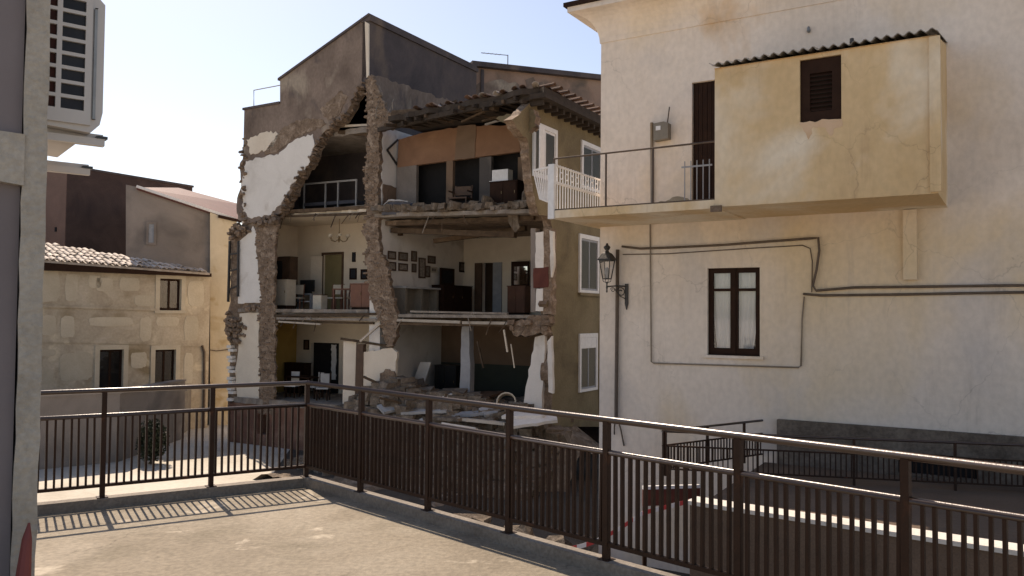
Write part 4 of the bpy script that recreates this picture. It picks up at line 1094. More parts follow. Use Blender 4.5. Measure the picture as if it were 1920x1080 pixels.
MB().tube([(0,0,azt-azb+.78),(ax2-ax,0,az2-azb+.8)], .016, 6).build('arm', M['metal'], r)
for k in range(5):
    t = .3+k*.15; c = Vector((0,0,azt-azb+.78)).lerp(Vector((ax2-ax,0,az2-azb+.8)), t)
    MB().tube([c+Vector((0,-.12,0)), c+Vector((0,.12,0))], .006, 5).build('element', M['metal'], r)
# ------------------------------------------------------------------ patched ochre house, left
r = froot(LH, 'house', 'patched ochre plaster house with pale tiled roof on the left', 'house', GZ)
lhw = []
for (u0,u1,v0,v1) in ((300,339,522,582),(187,230,656,737),(291,328,656,735)):
    x0, z1 = LH.q(u0,v0); x1, z0 = LH.q(u1,v1); lhw.append((x0,x1,z0,z1))
lz = 3.16
wl = holed(MB(), -12, -.02, GZ, lz, lhw, 0, .35)
wl.box(-12, -11.65, .35, 6, GZ, lz)
wl = wl.build('wall', M['ochre_lh'], r)
for i, (x0,x1,z0,z1) in enumerate(lhw):
    t = .17
    w = holed(MB(), x0-t, x1+t, z0-(.1 if i == 0 else .06), z1+t, [(x0,x1,z0,z1)], -.035, -.002).build('window', M['patch'], r)
    xm = (x0+x1)/2
    holed(MB(), x0+.002, x1-.002, z0+.002, z1-.002, [(x0+.08,xm-.04,z0+.1,z1-.08),(xm+.04,x1-.08,z0+.1,z1-.08)], .16, .21).build('casement', M['darkwood'], w)
    for a, b in ((x0+.08,xm-.04),(xm+.04,x1-.08)):
        MB().box(a-.005, b+.005, .182, .187, z0+.095, z1-.075).build('pane', M['glass'], w)
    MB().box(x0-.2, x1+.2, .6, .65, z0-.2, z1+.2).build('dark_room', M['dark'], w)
    MB().box(x0-.2, x1+.2, -.08, -.0365, z0-.12, z0-.02).build('window_sill', M['patch'], w)
def band(y, pts, h, m, name):
    for i in range(len(pts)-1):
        a = LH.q(*pts[i]); b = LH.q(*pts[i+1])
        MB().prism([(a[0],a[1]),(b[0],b[1]),(b[0],b[1]+h),(a[0],a[1]+h)], -y, -.001).build(name, m, r)
band(.05, [(62,576),(180,579),(294,583)], .09, M['ochre_lh'], 'string_course')
band(.03, [(62,642),(200,644),(376,650)], .06, M['ochre_lh'], 'string_course')
for i, (u0,u1,v0,v1) in enumerate(((60,112,507,568),(122,146,512,566),(165,190,516,540),(180,212,520,546),(224,262,520,546),(252,292,553,574),(352,382,526,575),(78,105,590,630),(113,140,592,634),(165,250,594,612),(262,284,594,640),
                                  (292,336,594,612),(345,372,592,640),(345,362,660,720),(110,175,660,715),(245,275,660,690),(72,105,655,668),(62,100,690,720))):
    P = LH.poly([(u0,v0),(u1,v0),(u1,v1),(u0,v1)])
    cx = sum(p[0] for p in P)/4; cz = sum(p[1] for p in P)/4; hw_ = abs(P[1][0]-P[0][0])/2; hh_ = abs(P[0][1]-P[3][1])/2
    pts = []
    rng = random.Random(i)
    for k in range(22):
        a = 2*math.pi*k/22; c_, s_ = math.cos(a), math.sin(a); e_ = .45
        pts.append((cx+hw_*abs(c_)**e_*(1 if c_ > 0 else -1)*rng.uniform(.92,1.04), cz+hh_*abs(s_)**e_*(1 if s_ > 0 else -1)*rng.uniform(.9,1.05)))
    MB().prism(pts, -.012, -.001).build('plaster_patch', M['patch'], r)
tube_thing(LH, 'downpipe', 'brown downpipe near the right end of the ochre house', 'pipe', [[fp(379,648,-.06,LH), fp(383,660,-.06,LH), fp(383,740,-.06,LH), (LH.q(383,740,-.06)[0], -.06, GZ)]], .05, M['cable'])
# eave and roof of pale clay tiles, cut off slantwise by the grey house
e0 = LH.q(40, 487, -.3); e1 = LH.q(392, 514, -.3)
MB().prism([(e0[0]-4,lz-.0),(e1[0]+.1,lz),(e1[0]+.1,e1[1]+.03),(e0[0]-4,e0[1]+.06+.12)], -.32, .35).build('eave_board', M['darkwood'], r)
sl0 = (e0[1]-e1[1])/(e1[0]-e0[0])
rfp = []
RD = 4.2
def rz(x, y): return e1[1]+.06+(e1[0]-x)*sl0+(y+.3)*.30
xr = LH.q(352, 505, -.3)[0]
mb = MB(); xa = e0[0]-3
vs_ = [(xa,-.36,rz(xa,-.36)), (e1[0],-.36,rz(e1[0],-.36)), (e1[0]-.2,.3,rz(e1[0]-.2,.3)), (xa,RD,rz(xa,RD))]
mb.add(vs_+[(a,b,c-.08) for a,b,c in vs_], [(0,1,2,3),(4,7,6,5),(0,4,5,1),(1,5,6,2),(2,6,7,3),(3,7,4,0)])
lr = mb.build('tiled_roof', M['tile'], r)
x = xa+.2
ta = math.atan(.30)
while x < e1[0]-.1:
    lim = RD*(e1[0]-x)/(e1[0]-xa)
    y = -.22; row = 0
    while y < lim-.1 and row < 7:
        if x > -7.6: inst('roof_tile', TMP, lr, (x+R.uniform(-.02,.02), y, rz(x,y)+.02+R.uniform(0,.03)), (1.05,1,1), (ta+R.uniform(-.05,.05), 0, R.uniform(-.07,.07)))
        y += .44; row += 1
    x += .24
# retaining wall carrying the upper street in front of the ochre house
q0 = hitz(20, 886, GZ); q1 = hitz(222, 866, GZ); q2 = hitz(345, 822, GZ)
RW = Frame((q0.x, q0.y), (q1.x-q0.x, q1.y-q0.y)); LW = (q1-q0).length
c2 = RW.loc(q2)
wp_ = [(-4, 0), (LW, 0), c2, (c2[0]-.35, c2[1]), (LW-.33, .35), (-4, .35)]
o = MB().prism(wp_, GZ-.05, F0+.48, plane='xy').build('retaining_wall', M['greywall']); o.location = RW.w(0,0,0); o.rotation_euler = (0,0,RW.rot)
tag(o, 'dark grey retaining wall below the ochre house, seen through the left railing', 'wall')
MB().prism([(-4,-.04),(LW+.04,-.04),(c2[0]+.04,c2[1]),(c2[0]-.38,c2[1]),(LW-.37,.39),(-4,.39)], F0+.481, F0+.55, plane='xy').build('coping', M['greywall'], o)
o = MB().prism([(-4,.36), (LW-.34,.36), (c2[0]-.36,c2[1]), RW.loc(LH.w(-.5,.3,0)), RW.loc(LH.w(-11,.3,0))], GZ-.04, F0-.03, plane='xy').build('upper_street', M['kerb'])
o.location = RW.w(0,0,0); o.rotation_euler = (0,0,RW.rot); tag(o, kind='structure')
# ------------------------------------------------------------------ grey gabled house behind it
GH = Frame((34.6*(396-960)/1550, 34.6), (.93, .37))
r = froot(GH, 'house', 'grey gabled house with red sheet roof and yellow end wall between ochre house and ruin', 'house', GZ)
zgb = GH.q(396, 830)[1]
gq = GH.poly([(236,346),(258,351),(330,373),(400,400),(400,830),(236,830)], .25)
MB().prism(gq, .25, 5).build('grey_wall', M['greywall'], r)
yq = GH.poly([(394,398),(444,416),(437,470),(436,560),(436,830),(394,830)], 0)
MB().prism(yq, 0, .249).build('yellow_end_wall', M['ochre_strip'], r)
x0, z1 = GH.q(277,418,.25); x1, z0 = GH.q(290,457,.25)
w = holed(MB(), x0-.05, x1+.05, z0-.05, z1+.05, [(x0+.04,x1-.04,z0+.04,z1-.04)], .19, .248).build('window', M['greywall'], r)
MB().box(x0+.041, x1-.041, .235, .246, z0+.041, z1-.041).build('shutter', M['greypaint'], w)
va = GH.q(256,351,.1); vb = GH.q(437,411,.1)
bk0 = GH.q(335,352,3.6); bk1 = GH.q(452,385,3.6)
mb = MB()
T4 = [(va[0],.12,va[1]),(vb[0]+.15,.12,vb[1]-.03),(bk1[0]+.2,3.6,bk1[1]),(bk0[0],3.6,bk0[1])]
mb.add(T4+[(a,b,c-.1) for a,b,c in T4], [(0,1,2,3),(4,7,6,5),(0,4,5,1),(1,5,6,2),(2,6,7,3),(3,7,4,0)])
mb.build('red_roof', M['redroof'], r)
MB().bar((va[0],.06,va[1]+.03), (vb[0]+.1,.06,vb[1]+.0), .16, .10).build('white_verge', M['whitepaint'], r)
MB().bar((vb[0]-.6,-.05,vb[1]+.08), (vb[0]+.35,-.1,vb[1]-.10), .10, .12).build('gutter_end', M['darkwood'], r)
tube_thing(GH, 'cable', 'thin cable crossing the foot of the yellow end wall', 'cable', [[fp(386,655,-.05,GH), fp(405,658,-.05,GH), fp(432,655,-.05,GH)]], .02, M['cable'])
# ------------------------------------------------------------------ dark red block far left
BK = Frame((36.0*(120-960)/1550, 36.0), (.503, .864))
zk = BK.q(120, 312)[1]
r = froot(BK, 'brick_building', 'dark red-brown brick block with flat top behind the ochre house', 'building', GZ)
mb = MB().box(0, 6.55, 0, 5, GZ, zk); mb.build('wall', M['redbrick'], r)
MB().box(-.03, 6.6, -.04, 5.04, zk+.001, zk+.1).build('coping', M['darkwall'], r)
o = MB().box(-.03, -.002, .0, 4.9, GZ, zk-.02).build('end_face', M['redface'], r)
for (yy, zz) in ((.6, 5.2), (.6, 3.9), (1.5, 5.2)):
    MB().box(-.05, -.031, yy, yy+.15, zz, zz+.2).build('vent_hole', M['dark'], r)
MB().box(-9, 0-.04, 5.1, 5.3, GZ, zk-1.2).build('rear_wall', M['redbrick'], r)
# ------------------------------------------------------------------ shrub in the shaded street
p = hitz(283, 870, GZ)
r = thing('shrub', 'dark rounded shrub standing in the shaded street behind the left railing', 'shrub', (p.x, p.y, GZ))
MB().tube([(0,0,0),(.02,.01,.3),(0,.03,.7)], [.05,.04,.02], 7).tube([(.01,0,.3),(.2,.05,.75)], [.03,.01], 5).tube([(.01,0,.35),(-.2,-.05,.8)], [.03,.01], 5).build('stem', M['bark'], r)
rng = random.Random(77); mb = MB()
for k in range(2200):
    th = rng.uniform(0, 2*math.pi); ph = rng.uniform(-1, 1); rr = rng.uniform(.35, 1)**.5
    c = Vector((math.cos(th)*math.sqrt(1-ph*ph)*.44*rr*(1+.25*math.sin(th*3+ph*2)), math.sin(th)*math.sqrt(1-ph*ph)*.44*rr, .72+ph*.66*rr*(1+.12*math.sin(th*2))))
    a = Vector((rng.gauss(0,1), rng.gauss(0,1), rng.gauss(0,.6))).normalized()*.06
    b = a.cross(Vector((rng.gauss(0,1), rng.gauss(0,1), rng.gauss(0,1)))).normalized()*.03
    mb.add([c-a, c+b, c+a, c-b], [(0,1,2,3)])
mb.build('foliage', M['leaf'], r)
# ================================================================== FURNITURE IN THE EXPOSED ROOMS
def place(name, label, cat, u, v, y, z, rz=0.0, group=None):
    """thing standing on floor height z at depth y under pixel column u"""
    x = RU.q(u, v, y)[0]
    return thing(name, label, cat, RU.w(x, y, z), RU.rot+rz, group)
def width(u0, u1, y, v=550): return RU.q(u1, v, y)[0]-RU.q(u0, v, y)[0]
def cabinet(r, w, d, h, m, doors=2, plinth=.08, pm=None, top=True):
    MB().box(-w/2, w/2, -d/2, d/2, plinth, h-.03).build('body', m, r)
    MB().box(-w/2+.03, w/2-.03, -d/2+.03, d/2-.02, 0, plinth-.001).build('plinth', pm or M['darkwood'], r)
    MB().box(-w/2-.02, w/2+.02, -d/2-.025, d/2, h-.029, h).build('top', m, r)
    for k in range(doors):
        a = -w/2+.02+k*(w-.04)/doors; b = a+(w-.04)/doors-.015
        dd = MB().box(a, b, -d/2-.018, -d/2-.001, plinth+.02, h-.05).build('door', m, r)
        MB().box(b-.05, b-.03, -d/2-.035, -d/2-.019, h*.55, h*.55+.08).build('handle', M['brasspaint'], dd)
def chair(r, m, sm, w=.42, d=.42, sh=.45, h=.95):
    MB().box(-w/2, w/2, -d/2, d/2, sh-.05, sh).build('seat', sm, r)
    for sx in (-1, 1):
        for sy in (-1, 1):
            hh = sh-.051
            MB().box(sx*(w/2-.03)-.02, sx*(w/2-.03)+.02, sy*(d/2-.03)-.02, sy*(d/2-.03)+.02, 0, hh).build('leg', m, r)
        MB().bar((sx*(w/2-.03), d/2-.03, sh+.001), (sx*(w/2-.03), d/2+.05, h), .035).build('back_post', m, r)
    MB().box(-w/2+.05, w/2-.05, d/2-.0, d/2+.03, sh+.12, h-.03).build('backrest', sm, r)
def picture(F, u0, u1, v0, v1, label, m=None, fm=None, group=None, y=0.0, name='picture'):
    x0, z1 = F.q(u0, v0, y-.03); x1, z0 = F.q(u1, v1, y-.03)
    r = thing(name, label, 'picture', F.w((x0+x1)/2, y, z0), F.rot, group)
    w, h = x1-x0, z1-z0; t = min(.05, w*.16)
    holed(MB(), -w/2, w/2, 0, h, [(-w/2+t, w/2-t, t, h-t)], -.03, -.003).build('frame', fm or M['brownwood'], r)
    MB().box(-w/2+t+.001, w/2-t-.001, -.015, -.004, t+.001, h-t-.001).build('print', m or M['picture'], r)
    return r
# first floor, left room
y = 1.0
r = place('cabinet', 'cream cabinet on dark plinth at the left of the first-floor room', 'cabinet', 529, 575, y, F1L)
cabinet(r, width(513,546,y), .45, RU.q(530,524,y-.2)[1]-F1L, M['fabric'], 2, .14)
y = 1.7
r = place('cupboard', 'tall wooden cupboard with dark glass behind the cream cabinet', 'cupboard', 532, 560, y, F1L)
w_ = width(514,550,y); h_ = RU.q(530,482,y)[1]-F1L
cabinet(r, w_, .4, h_, M['brownwood'], 1)
MB().box(-w_*.25, w_*.12, -.232, -.2185, h_*.55, h_*.92).build('glass_panel', M['dark'], r)
r = place('television', 'black television on a low stand in the first-floor room', 'television', 576, 560, 2.2, F1L+.62)
MB().box(-.34,.34,-.04,.04,.06,.50).build('screen', M['black'], r)
MB().box(-.15,.15,-.1,.1,0,.059).build('foot', M['black'], r)
r = place('television_stand', 'low grey stand with pale shelf under the black television', 'stand', 576, 560, 2.2, F1L)
MB().box(-.4,.4,-.25,.2,.56,.60).build('top', M['greypaint'], r)
for s in (-1,1): MB().box(s*.38-.02, s*.38+.02, -.24,.19,0,.559).build('side_panel', M['greypaint'], r)
MB().box(-.359,.359,-.24,.19,.28,.32).build('shelf', M['whitepaint'], r)
for i, (u, y, rz_, lab) in enumerate(((557,1.6,.4,'wooden chair with cream backrest beside the cream cabinet'), (626,1.9,.2,'cream-backed dining chair, left of the pair before the olive door'), (641,1.9,-.1,'cream-backed dining chair, right of the pair before the olive door'))):
    r = place('dining_chair', lab, 'chair', u, 560, y, F1L, rz_, 'dining chairs in the first-floor room'); chair(r, M['redwood'], M['fabric'])
r = place('crate', 'small cream box on the first-floor edge beside the dining chairs', 'box', 600, 565, .9, F1L)
MB().box(-.2,.2,-.15,.15,0,.50).build('body', M['fabric'], r); MB().box(-.21,.21,-.16,.16,.501,.53).build('lid', M['brownwood'], r)
r = place('dining_table', 'dark wooden table behind the reddish sideboard on the first floor', 'table', 655, 565, 1.4, F1L)
MB().box(-.5,.5,-.35,.35,.70,.74).build('tabletop', M['redwood'], r)
for sx in (-1,1):
    for sy in (-1,1): MB().box(sx*.45-.03,sx*.45+.03,sy*.3-.03,sy*.3+.03,0,.699).build('leg', M['redwood'], r)
y = .6
r = place('sideboard', 'reddish brown sideboard at the broken edge next to the masonry pier', 'sideboard', 687, 570, y, F1L)
cabinet(r, width(664,708,y), .45, RU.q(690,531,y-.2)[1]-F1L, M['redwood'], 2)
# chandelier
cx, cz = RU.q(636, 446, 1.5); ctop = F2L-.26
r = thing('chandelier', 'brass chandelier with curled arms hanging in the first-floor room', 'chandelier', RU.w(cx, 1.5, cz), RU.rot)
MB().tube([(0,0,0),(0,0,ctop-cz)], .012, 6).build('rod', M['brasspaint'], r)
MB().lathe([(.001,-.18),(.03,-.12),(.02,-.05),(.035,.05),(.02,.2),(.001,.24)], 10).build('stem', M['brasspaint'], r, smooth=True)
for k in range(6):
    a = k*math.pi/3+.3; c_, s_ = math.cos(a), math.sin(a)
    arm = MB().tube([(c_*.02,s_*.02,-.05),(c_*.16,s_*.16,-.14),(c_*.30,s_*.30,-.10),(c_*.36,s_*.36,.02)], .012, 6).build('arm', M['brasspaint'], r)
    MB().lathe([(.02,.02),(.06,.05),(.07,.12)], 8, (c_*.36,s_*.36,0)).build('shade', M['fabric'], arm)
for (u0,u1,v0,v1,lab,m) in ((655,668,503,524,'dark arched picture nearer the olive door on the first floor','dark'),(676,688,505,524,'dark rectangular picture beside the masonry pier on the first floor','dark'),(660,666,473,491,'small dark narrow plaque above the two dark pictures','dark')):
    picture(RU, u0, u1, v0, v1, lab, M['acdark'], M['darkwood'], 'pictures in the left first-floor room', YL)
picture(RU, 568, 576, 640+57, 640+72, 'small brown picture on the ground-floor back wall', M['brownwood'], None, None, YL) if False else None
# ground floor, left room
picture(RU, 569, 579, 637, 656, 'small brown picture on the wall of the left ground-floor room', M['brownwood'], M['darkwood'], None, YL)
r = place('cabinet', 'low dark cabinet against the ground-floor back wall', 'cabinet', 558, 700, 2.4, F0)
cabinet(r, 1.0, .4, 1.15, M['darkwood'], 2)
for i, (u, y, rz_, lab) in enumerate(((548,1.0,.3,'dark chair with white cushion nearest the ruin\'s left corner'), (592,1.2,-.2,'dark chair in the middle of the ground-floor room'), (606,.9,.5,'dark chair near the black doorway of the ground-floor room'))):
    r = place('kitchen_chair', lab, 'chair', u, 740, y, F0, rz_, 'chairs in the ground-floor room'); chair(r, M['darkwood'], M['whitepaint'] if i == 0 else M['greycloth'])
r = place('kitchen_table', 'dark kitchen table between the ground-floor chairs', 'table', 570, 740, 1.3, F0)
MB().box(-.6,.6,-.4,.4,.72,.76).build('tabletop', M['darkwood'], r)
for sx in (-1,1):
    for sy in (-1,1): MB().box(sx*.55-.03,sx*.55+.03,sy*.35-.03,sy*.35+.03,0,.719).build('leg', M['darkwood'], r)
x_ = RU.q(519, 700, 1.1)[0]
r = thing('curtain', 'yellow curtain hanging by the ruin\'s left jamb on the ground floor', 'curtain', RU.w(x_, .75, F0), RU.rot)
nx = 20; vs_ = []
for zz in (0.0, .5, 1.0, 1.5, 1.9):
    for i in range(nx+1): vs_.append(((i/nx-.5)*.55*(1-.25*zz/1.9), .04*math.sin(i*1.6), zz+.3))
fs = [(j*(nx+1)+i, j*(nx+1)+i+1, (j+1)*(nx+1)+i+1, (j+1)*(nx+1)+i) for j in range(4) for i in range(nx)]
MB().add(vs_, fs).build('cloth', M['yellowwall'], r, smooth=True)
MB().tube([(-.35,0,2.22),(.35,0,2.22)], .02, 6).build('rod', M['brownwood'], r)
# second floor, left room: pale bed frame / table and shelf
r = place('bed_frame', 'pale metal bed frame in the dark second-floor room', 'bed', 618, 372, 1.6, F2L, .05)
w_ = width(578, 672, 1.6, 360); h_ = RU.q(620, 343, 1.6)[1]-F2L
for xx in (-w_/2, -w_*.08, w_*.16, w_/2): MB().box(xx-.025, xx+.025, -.025, .025, 0, h_).build('post', M['greycloth'], r)
MB().box(-w_/2-.03, w_/2+.03, -.03, .03, h_+.001, h_+.06).build('top_rail', M['greycloth'], r)
MB().box(-w_/2, w_/2, -.02, 1.2, .3, .42).build('mattress', M['bluecloth'], r)
# top floor right: debris, mattress, chair, dresser with white box
z2 = F2R+.02
r = place('mattress', 'slate blue folded mattress with pale sheet on the broken top floor', 'mattress', 762, 390, .1, z2, .1)
nx = 12; w_ = width(730, 796, .1, 390)
prof = [(-w_/2,0),(-w_/2+.02,.25),(-w_*.3,.42),(0,.40),(w_*.25,.34),(w_/2,.20),(w_/2,.0)]
MB().prism(jag(prof,.2,.03), -.35, .4).build('folded_body', M['bluecloth'], r)
MB().prism(jag([(-w_*.45,.31),(-w_*.3,.48),(0,.46),(w_*.2,.40),(w_*.2,.36),(0,.41),(-w_*.3,.43)],.15,.02), -.4, .3).build('sheet', M['greycloth'], r)
r = place('wooden_chair', 'brown wooden armchair standing on the top-floor debris', 'chair', 863, 375, .35, z2+.05, .2)
chair(r, M['brownwood'], M['brownwood'], .62, .5, .42, .85)
MB().box(-.33,-.29,-.25,.25,.6,.64).build('armrest', M['brownwood'], r); MB().box(.29,.33,-.25,.25,.6,.64).build('armrest', M['brownwood'], r)
r = place('dresser', 'black dresser under the white box on the top floor', 'dresser', 950, 375, .45, z2)
h_ = RU.q(950, 339, .3)[1]-z2
cabinet(r, width(925, 976, .45, 350), .4, h_, M['darkwood'], 2)
r = place('white_box', 'white cardboard box on top of the black dresser', 'box', 942, 330, .45, z2+h_)
MB().box(-.28,.28,-.15,.15,0,.36).build('body', M['whitepaint'], r); MB().box(-.36,.30,-.18,.16,-.0+.001,.03).build('lower_flap', M['whitepaint'], r)
for k, (u, v, s_, lab) in enumerate(((890,388,.34,'grey broken block beside the brown armchair on the top floor'), (913,384,.36,'upright pale block left of the black dresser'), (990,378,.5,'large pale masonry block at the right of the top floor'), (972,388,.24,'small block between dresser and the right end of the top floor'))):
    x_ = RU.q(u, v, -.02)[0]
    o = bpy.data.objects.new('masonry_block', R.choice(DEBRIS)); COL.objects.link(o)
    o.location = RU.w(x_, -.02, F2R+s_*.42); o.scale = (s_, s_*.8, s_*(1.25 if k == 1 else .9)); o.rotation_euler = (.1, .1, RU.rot+k)
    tag(o, lab, 'block', 'masonry blocks on the top floor')
mb = MB(); rng = random.Random(90)
for k in range(420):
    x_ = rng.uniform(.3, 6.1); s_ = rng.choice((.06,.1,.14,.2,.26)); mb.rock((x_, rng.uniform(-.3,.55), F2R-.032*(x_-3.25)+s_*.3+rng.uniform(0,.10)), (s_*1.4, s_, s_*.7), rng)
o = mb.build('top_floor_debris', M['dust']); o.location = RU.w(0,0,0); o.rotation_euler = (0,0,RU.rot)
tag(o, 'crumbled masonry debris along the broken top-floor edge', 'debris', kind='stuff')
# first floor right: pictures on the white party wall
pl_ = [(728,743,470,487,'upper'),(729,743,490,508,'lower')]
labs = ['brown framed photograph, top left of the party wall group','brown framed photograph, bottom left of the party wall group','brown framed photograph, top of the second column from left','dark framed photograph, bottom of the second column from left',
        'narrow framed photograph, top of the third column','small dark oval-looking frame, bottom of the third column','tall narrow framed picture in the middle of the group','brown framed picture at the upper right of the group','narrow dark framed picture under the upper right one','pale small framed picture at the lower right of the group']
bx_ = [(728,743,470,487),(728,743,490,508),(748,765,472,490),(748,765,493,509),(772,782,470,491),(773,781,494,511),(786,798,483,522),(803,817,479,495),(798,807,498,520),(808,820,500,512)]
for (u0,u1,v0,v1), lab in zip(bx_, labs):
    picture(DW, u0, u1, v0, v1, lab, M['picture'], M['fabric'] if 'pale' in lab else M['brownwood'], 'pictures on the party wall')
picture(DW, 862, 873, 491, 511, 'small dark picture beyond the black sideboard near the room corner', M['picture'], M['darkwood'], 'pictures on the party wall')
def placeD(name, label, cat, u, v, d, z):       # against the party wall
    x = DW.q(u, v, -d)[0]
    return thing(name, label, cat, DW.w(x, -d, z), DW.rot)
dwid = lambda u0, u1, d, v=550: DW.q(u1, v, -d)[0]-DW.q(u0, v, -d)[0]
r = placeD('console_table', 'stone-topped dark console table below the framed photographs', 'table', 782, 560, .3, F1R)
w_ = dwid(752, 815, .3); h_ = DW.q(782, 538, -.5)[1]-F1R
MB().box(-w_/2-.05, w_/2+.05, -.28, .25, h_-.06, h_).build('top', M['greycloth'], r)
MB().box(-w_/2, w_/2, .1, .25, .1, h_-.061).build('back_panel', M['meter'], r)
for s in (-1, 0, 1): MB().box(s*(w_/2-.06)-.06, s*(w_/2-.06)+.06, -.22, .099, 0, h_-.061).build('leg', M['meter'], r)
r = placeD('sideboard', 'black sideboard against the party wall on the first floor', 'sideboard', 848, 560, .35, F1R)
w_ = dwid(822, 876, .35); h_ = DW.q(848, 535, -.5)[1]-F1R
cabinet(r, w_, .5, h_, M['darkwood'], 3)
r = placeD('framed_mirror', 'dark framed panel standing on the black sideboard', 'frame', 838, 540, .2, F1R+h_)
w_ = dwid(826, 852, .2); h2 = DW.q(838, 503, -.2)[1]-F1R-h_
holed(MB(), -w_/2, w_/2, 0, h2, [(-w_/2+.1,w_/2-.1,.08,h2-.08)], -.03, .02).build('frame', M['darkwood'], r)
MB().box(-w_/2+.101, w_/2-.101, -.005, .01, .081, h2-.081).build('panel', M['dark'], r)
y = YR-.35
r = place('mirror_cabinet', 'dark wooden cabinet with bright mirror at the back of the first-floor room', 'cabinet', 973, 560, y, F1R)
w_ = width(957, 990, y); h_ = RU.q(973, 536, y)[1]-F1R; h2 = RU.q(973, 490, y)[1]-F1R
cabinet(r, w_, .4, h_, M['redwood'], 2)
holed(MB(), -w_/2, w_/2, h_+.001, h2, [(-w_/2+.1,w_/2-.06,h_+.05,h2-.18)], .05, .1).build('mirror_frame', M['darkwood'], r)
MB().box(-w_/2+.1, w_/2-.06, .07, .08, h_+.05, h2-.18).build('mirror', M['mirror'], r)
# ground floor right
y = 1.6
P = [RU.q(u, v, y) for u, v in ((788,679),(808,679),(790,735),(787,775),(757,775),(765,740))]
x0 = P[4][0]
r = thing('leaning_door', 'white door panel leaning at an angle in the wrecked ground floor', 'door', RU.w(x0, y, F0), RU.rot)
MB().prism([(a-x0, b-F0) for a, b in P], 0, .05).build('panel', M['white'], r)
r = place('dark_cupboard', 'black cupboard between the leaning door and the grey column', 'cupboard', 842, 730, 2.6, F0)
cabinet(r, width(822, 862, 2.6, 730), .5, RU.q(842, 684, 2.6)[1]-F0, M['black'], 2)
r = place('round_drum', 'pale ring-shaped drum lying on the rubble', 'drum', 950, 760, .2, F0+.25)
o = MB().lathe([(.26,-.12),(.30,-.12),(.30,.12),(.26,.12),(.26,-.12)], 16).build('ring', M['fabric'], r, smooth=False); o.rotation_euler = (1.2, .2, .3); o.location = (0,0,.2)
MB().lathe([(.001,0),(.05,.0),(.05,.05),(.001,.05)], 10).build('hub', M['iron'], r).location = (0,0,.2)
# rubble heap in front of the ground floor
mb = MB(); rng = random.Random(91)
def hz(x, y):     # heap height
    t = min(1, max(0, (y+2.2)/2.3)); b = GZ+(F0+.35-GZ)*t*t*(3-2*t)
    if y > .2: b = F0+.35-(y-.2)*.16
    return b+.35*math.exp(-((x-.9)/1.2)**2)*t+.08*math.sin(x*2.3+y)+.1*math.sin(x*.9-y*1.7)-.5*max(0, x-5.6)-.5*max(0,-.2-x)
nx, ny = 40, 30
vs_ = []
for j in range(ny+1):
    for i in range(nx+1):
        x = -1.4+9.0*i/nx; y = -4.4+6.4*j/ny
        vs_.append((x, y, max(GZ-.05, hz(x, y)+rng.uniform(-.1,.1))))
mb.add(vs_, [(j*(nx+1)+i, j*(nx+1)+i+1, (j+1)*(nx+1)+i+1, (j+1)*(nx+1)+i) for j in range(ny) for i in range(nx)])
for k in range(2600):
    x = rng.uniform(-1.2, 7.0); y = rng.uniform(-2.6, 1.8); s_ = rng.choice((.08,.1,.14,.18,.22,.3,.4))
    z = hz(x, y)
    if z < GZ: z = GZ
    if y > -.1 and not (.4 < x < 6.2): continue
    mb.rock((x, y, z+s_*.2), (s_*1.5, s_, s_*.7), rng)
o = mb.build('rubble_heap', M['dust']); o.location = RU.w(0,0,0); o.rotation_euler = (0,0,RU.rot)
tag(o, 'heap of dusty rubble at the foot of the collapsed house', 'rubble', kind='stuff')
# recognisable slabs and boards on the heap
for k, (u, v, y, L, w_, m, az, tl, lab) in enumerate(((800,770,-.6,1.5,.5,'greycloth',.2,.15,'grey plaster slab lying on the left of the rubble heap'), (840,785,-1.0,1.3,.3,'dust',-.3,.1,'dusty slab tilted on the middle of the rubble heap'), (905,790,-1.0,1.5,.28,'paleplank',.1,-.05,'long pale plank across the middle of the rubble heap'),
        (890,775,-.5,1.6,.35,'column',.15,.2,'blue-grey slab fallen from the column foot'), (985,778,-.9,1.2,.6,'white',.2,.1,'white plaster slab at the right end of the rubble'), (1000,790,-1.2,1.3,.5,'white',.5,.25,'second white plaster slab, tilted, at the right end'),
        (790,790,-.8,.5,.1,'white',.9,.6,'short white board sticking up near the railing post'), (880,755,.6,2.0,.9,'brownwood',.0,.12,'brown board lying flat inside the wrecked ground floor'), (770,745,.5,.9,.5,'dust',.6,.4,'dusty broken block near the masonry pier foot'), (735,775,-.7,.8,.5,'greycloth',1.1,.35,'pale grey slab on the rubble below the masonry pier'), (830,762,.0,.9,.4,'white',-.5,.2,'white plaster slab between leaning door and column'), (862,800,-1.4,1.0,.35,'white',.35,-.2,'narrow white slab low on the rubble near the centre post'), (930,768,-.2,.9,.5,'greycloth',.9,.3,'grey slab propped beside the ring-shaped drum'))):
    x_ = RU.q(u, v, y)[0]; zz = RU.q(u, v, y)[1]
    P = jag([(-L/2,-w_/2),(L/2,-w_/2),(L/2,w_/2),(-L/2,w_/2)], .2, .04, random.Random(k))
    o = MB().prism(P, -.04, .04, plane='xy').build('broken_slab' if m not in ('paleplank','brownwood') else 'plank', M[m])
    o.location = RU.w(x_, y, max(zz, hz(x_, y)+.1)); o.rotation_euler = (tl, -tl*.6, RU.rot+az)
    tag(o, lab, 'slab' if o.name.startswith('b') else 'plank', 'slabs and boards on the rubble')
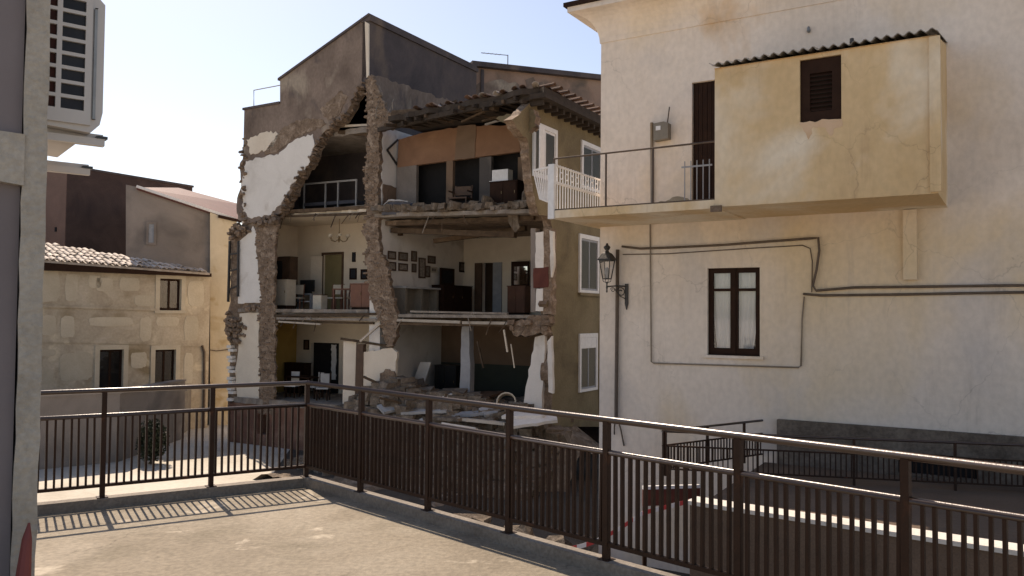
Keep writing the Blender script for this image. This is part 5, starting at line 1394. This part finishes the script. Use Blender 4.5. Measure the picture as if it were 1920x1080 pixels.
# fallen white balcony railing hanging by the olive wall
p0 = RU.q(999, 318, -1.9)
r = thing('broken_railing', 'twisted white balcony railing hanging from the top floor beside the white post', 'railing', RU.w(p0[0], -1.9, p0[1]-1.1), RU.rot)
A_, B_ = RU.q(1000,320,-1.9), RU.q(1028,314,-1.9); C_, D_ = RU.q(1012,372,-1.9), RU.q(1027,378,-1.9)
def rl(q): return (q[0]-p0[0], 0, q[1]-p0[1]+1.1)
MB().bar(rl(A_), rl(B_), .05).build('top_rail', M['whitepaint'], r); MB().bar(rl(C_), rl(D_), .05).build('bottom_rail', M['whitepaint'], r)
for k in range(7):
    t = k/6; MB().bar(Vector(rl(A_)).lerp(Vector(rl(B_)), t), Vector(rl(C_)).lerp(Vector(rl(D_)), t), .03).build('bar', M['whitepaint'], r)
# bent rods and laths hanging from the torn edges
rng = random.Random(123)
for k in range(34):
    u, v, yy = rng.choice(((rng.uniform(720,1010),404,-.15),(rng.uniform(745,1010),596,.0),(rng.uniform(530,690),400,.38),(rng.uniform(520,700),592,.0),(rng.uniform(690,740),rng.uniform(180,640),-.08)))
    a_ = RU.q(u, v, yy); L_ = rng.uniform(.15,.6); sw = rng.uniform(-.25,.25)
    MB().tube([(a_[0],yy,a_[1]),(a_[0]+sw*.4,yy-.08,a_[1]-L_*.4),(a_[0]+sw,yy-.12+rng.uniform(-.1,.1),a_[1]-L_)], rng.uniform(.008,.02), 5).build('hanging_rod', M['timber'] if k % 3 else M['conduit'], ru)
for k, (u, v, yy, L_, an, tl, lab) in enumerate(((712,768,-.3,1.2,.4,.4,'dark timber sticking out of the rubble below the masonry pier'), (752,772,-.6,1.5,1.1,.25,'splintered timber at the left of the rubble, before the leaning door'),
        (822,778,-.9,1.7,.2,.2,'long splintered timber in front of the grey column'), (868,790,-1.2,.9,2.2,.45,'short upright pale splinter between the railing posts'), (932,776,-.5,1.3,.9,-.3,'timber slanting beside the ring-shaped drum'), (962,792,-1.0,1.1,2.6,.3,'dark splintered timber before the white slabs'))):
    x_ = RU.q(u, v, yy)[0]; z_ = hz(x_, yy)
    o = MB().box(-L_/2, L_/2, -.05, .05, -.03, .03).build('roof_timber', M['paleplank'] if k == 3 else M['timber'])
    o.location = RU.w(x_, yy, z_+.2); o.rotation_euler = (.1, tl, RU.rot+an)
    tag(o, lab, 'timber', 'splintered timbers in the rubble heap')
# loose stones in the lower street seen under the right railing
for k, (u, v, s_, m) in enumerate(((885,985,.55,'p'),(915,995,.35,'d'),(975,1000,.5,'d'),(950,990,.3,'d'),(1050,1015,.4,'d'),(1085,1030,.35,'p'))):
    p = hitz(u, v, GZ+.3)
    o = bpy.data.objects.new('fallen_block', DEBRIS[k % 5]); COL.objects.link(o)
    o.location = (p.x, p.y, GZ+s_*.4); o.scale = (s_*1.3, s_, s_*.9); o.rotation_euler = (.2*k, .1, k*1.3)
    tag(o, ['large pale triangular block in the street under the railing','small block right of the large pale one','dusty block in line with the railing post at centre','smaller block between the two dusty ones','dusty block just left of the tape','pale block nearest the house corner'][k], 'block', 'fallen blocks in the street')
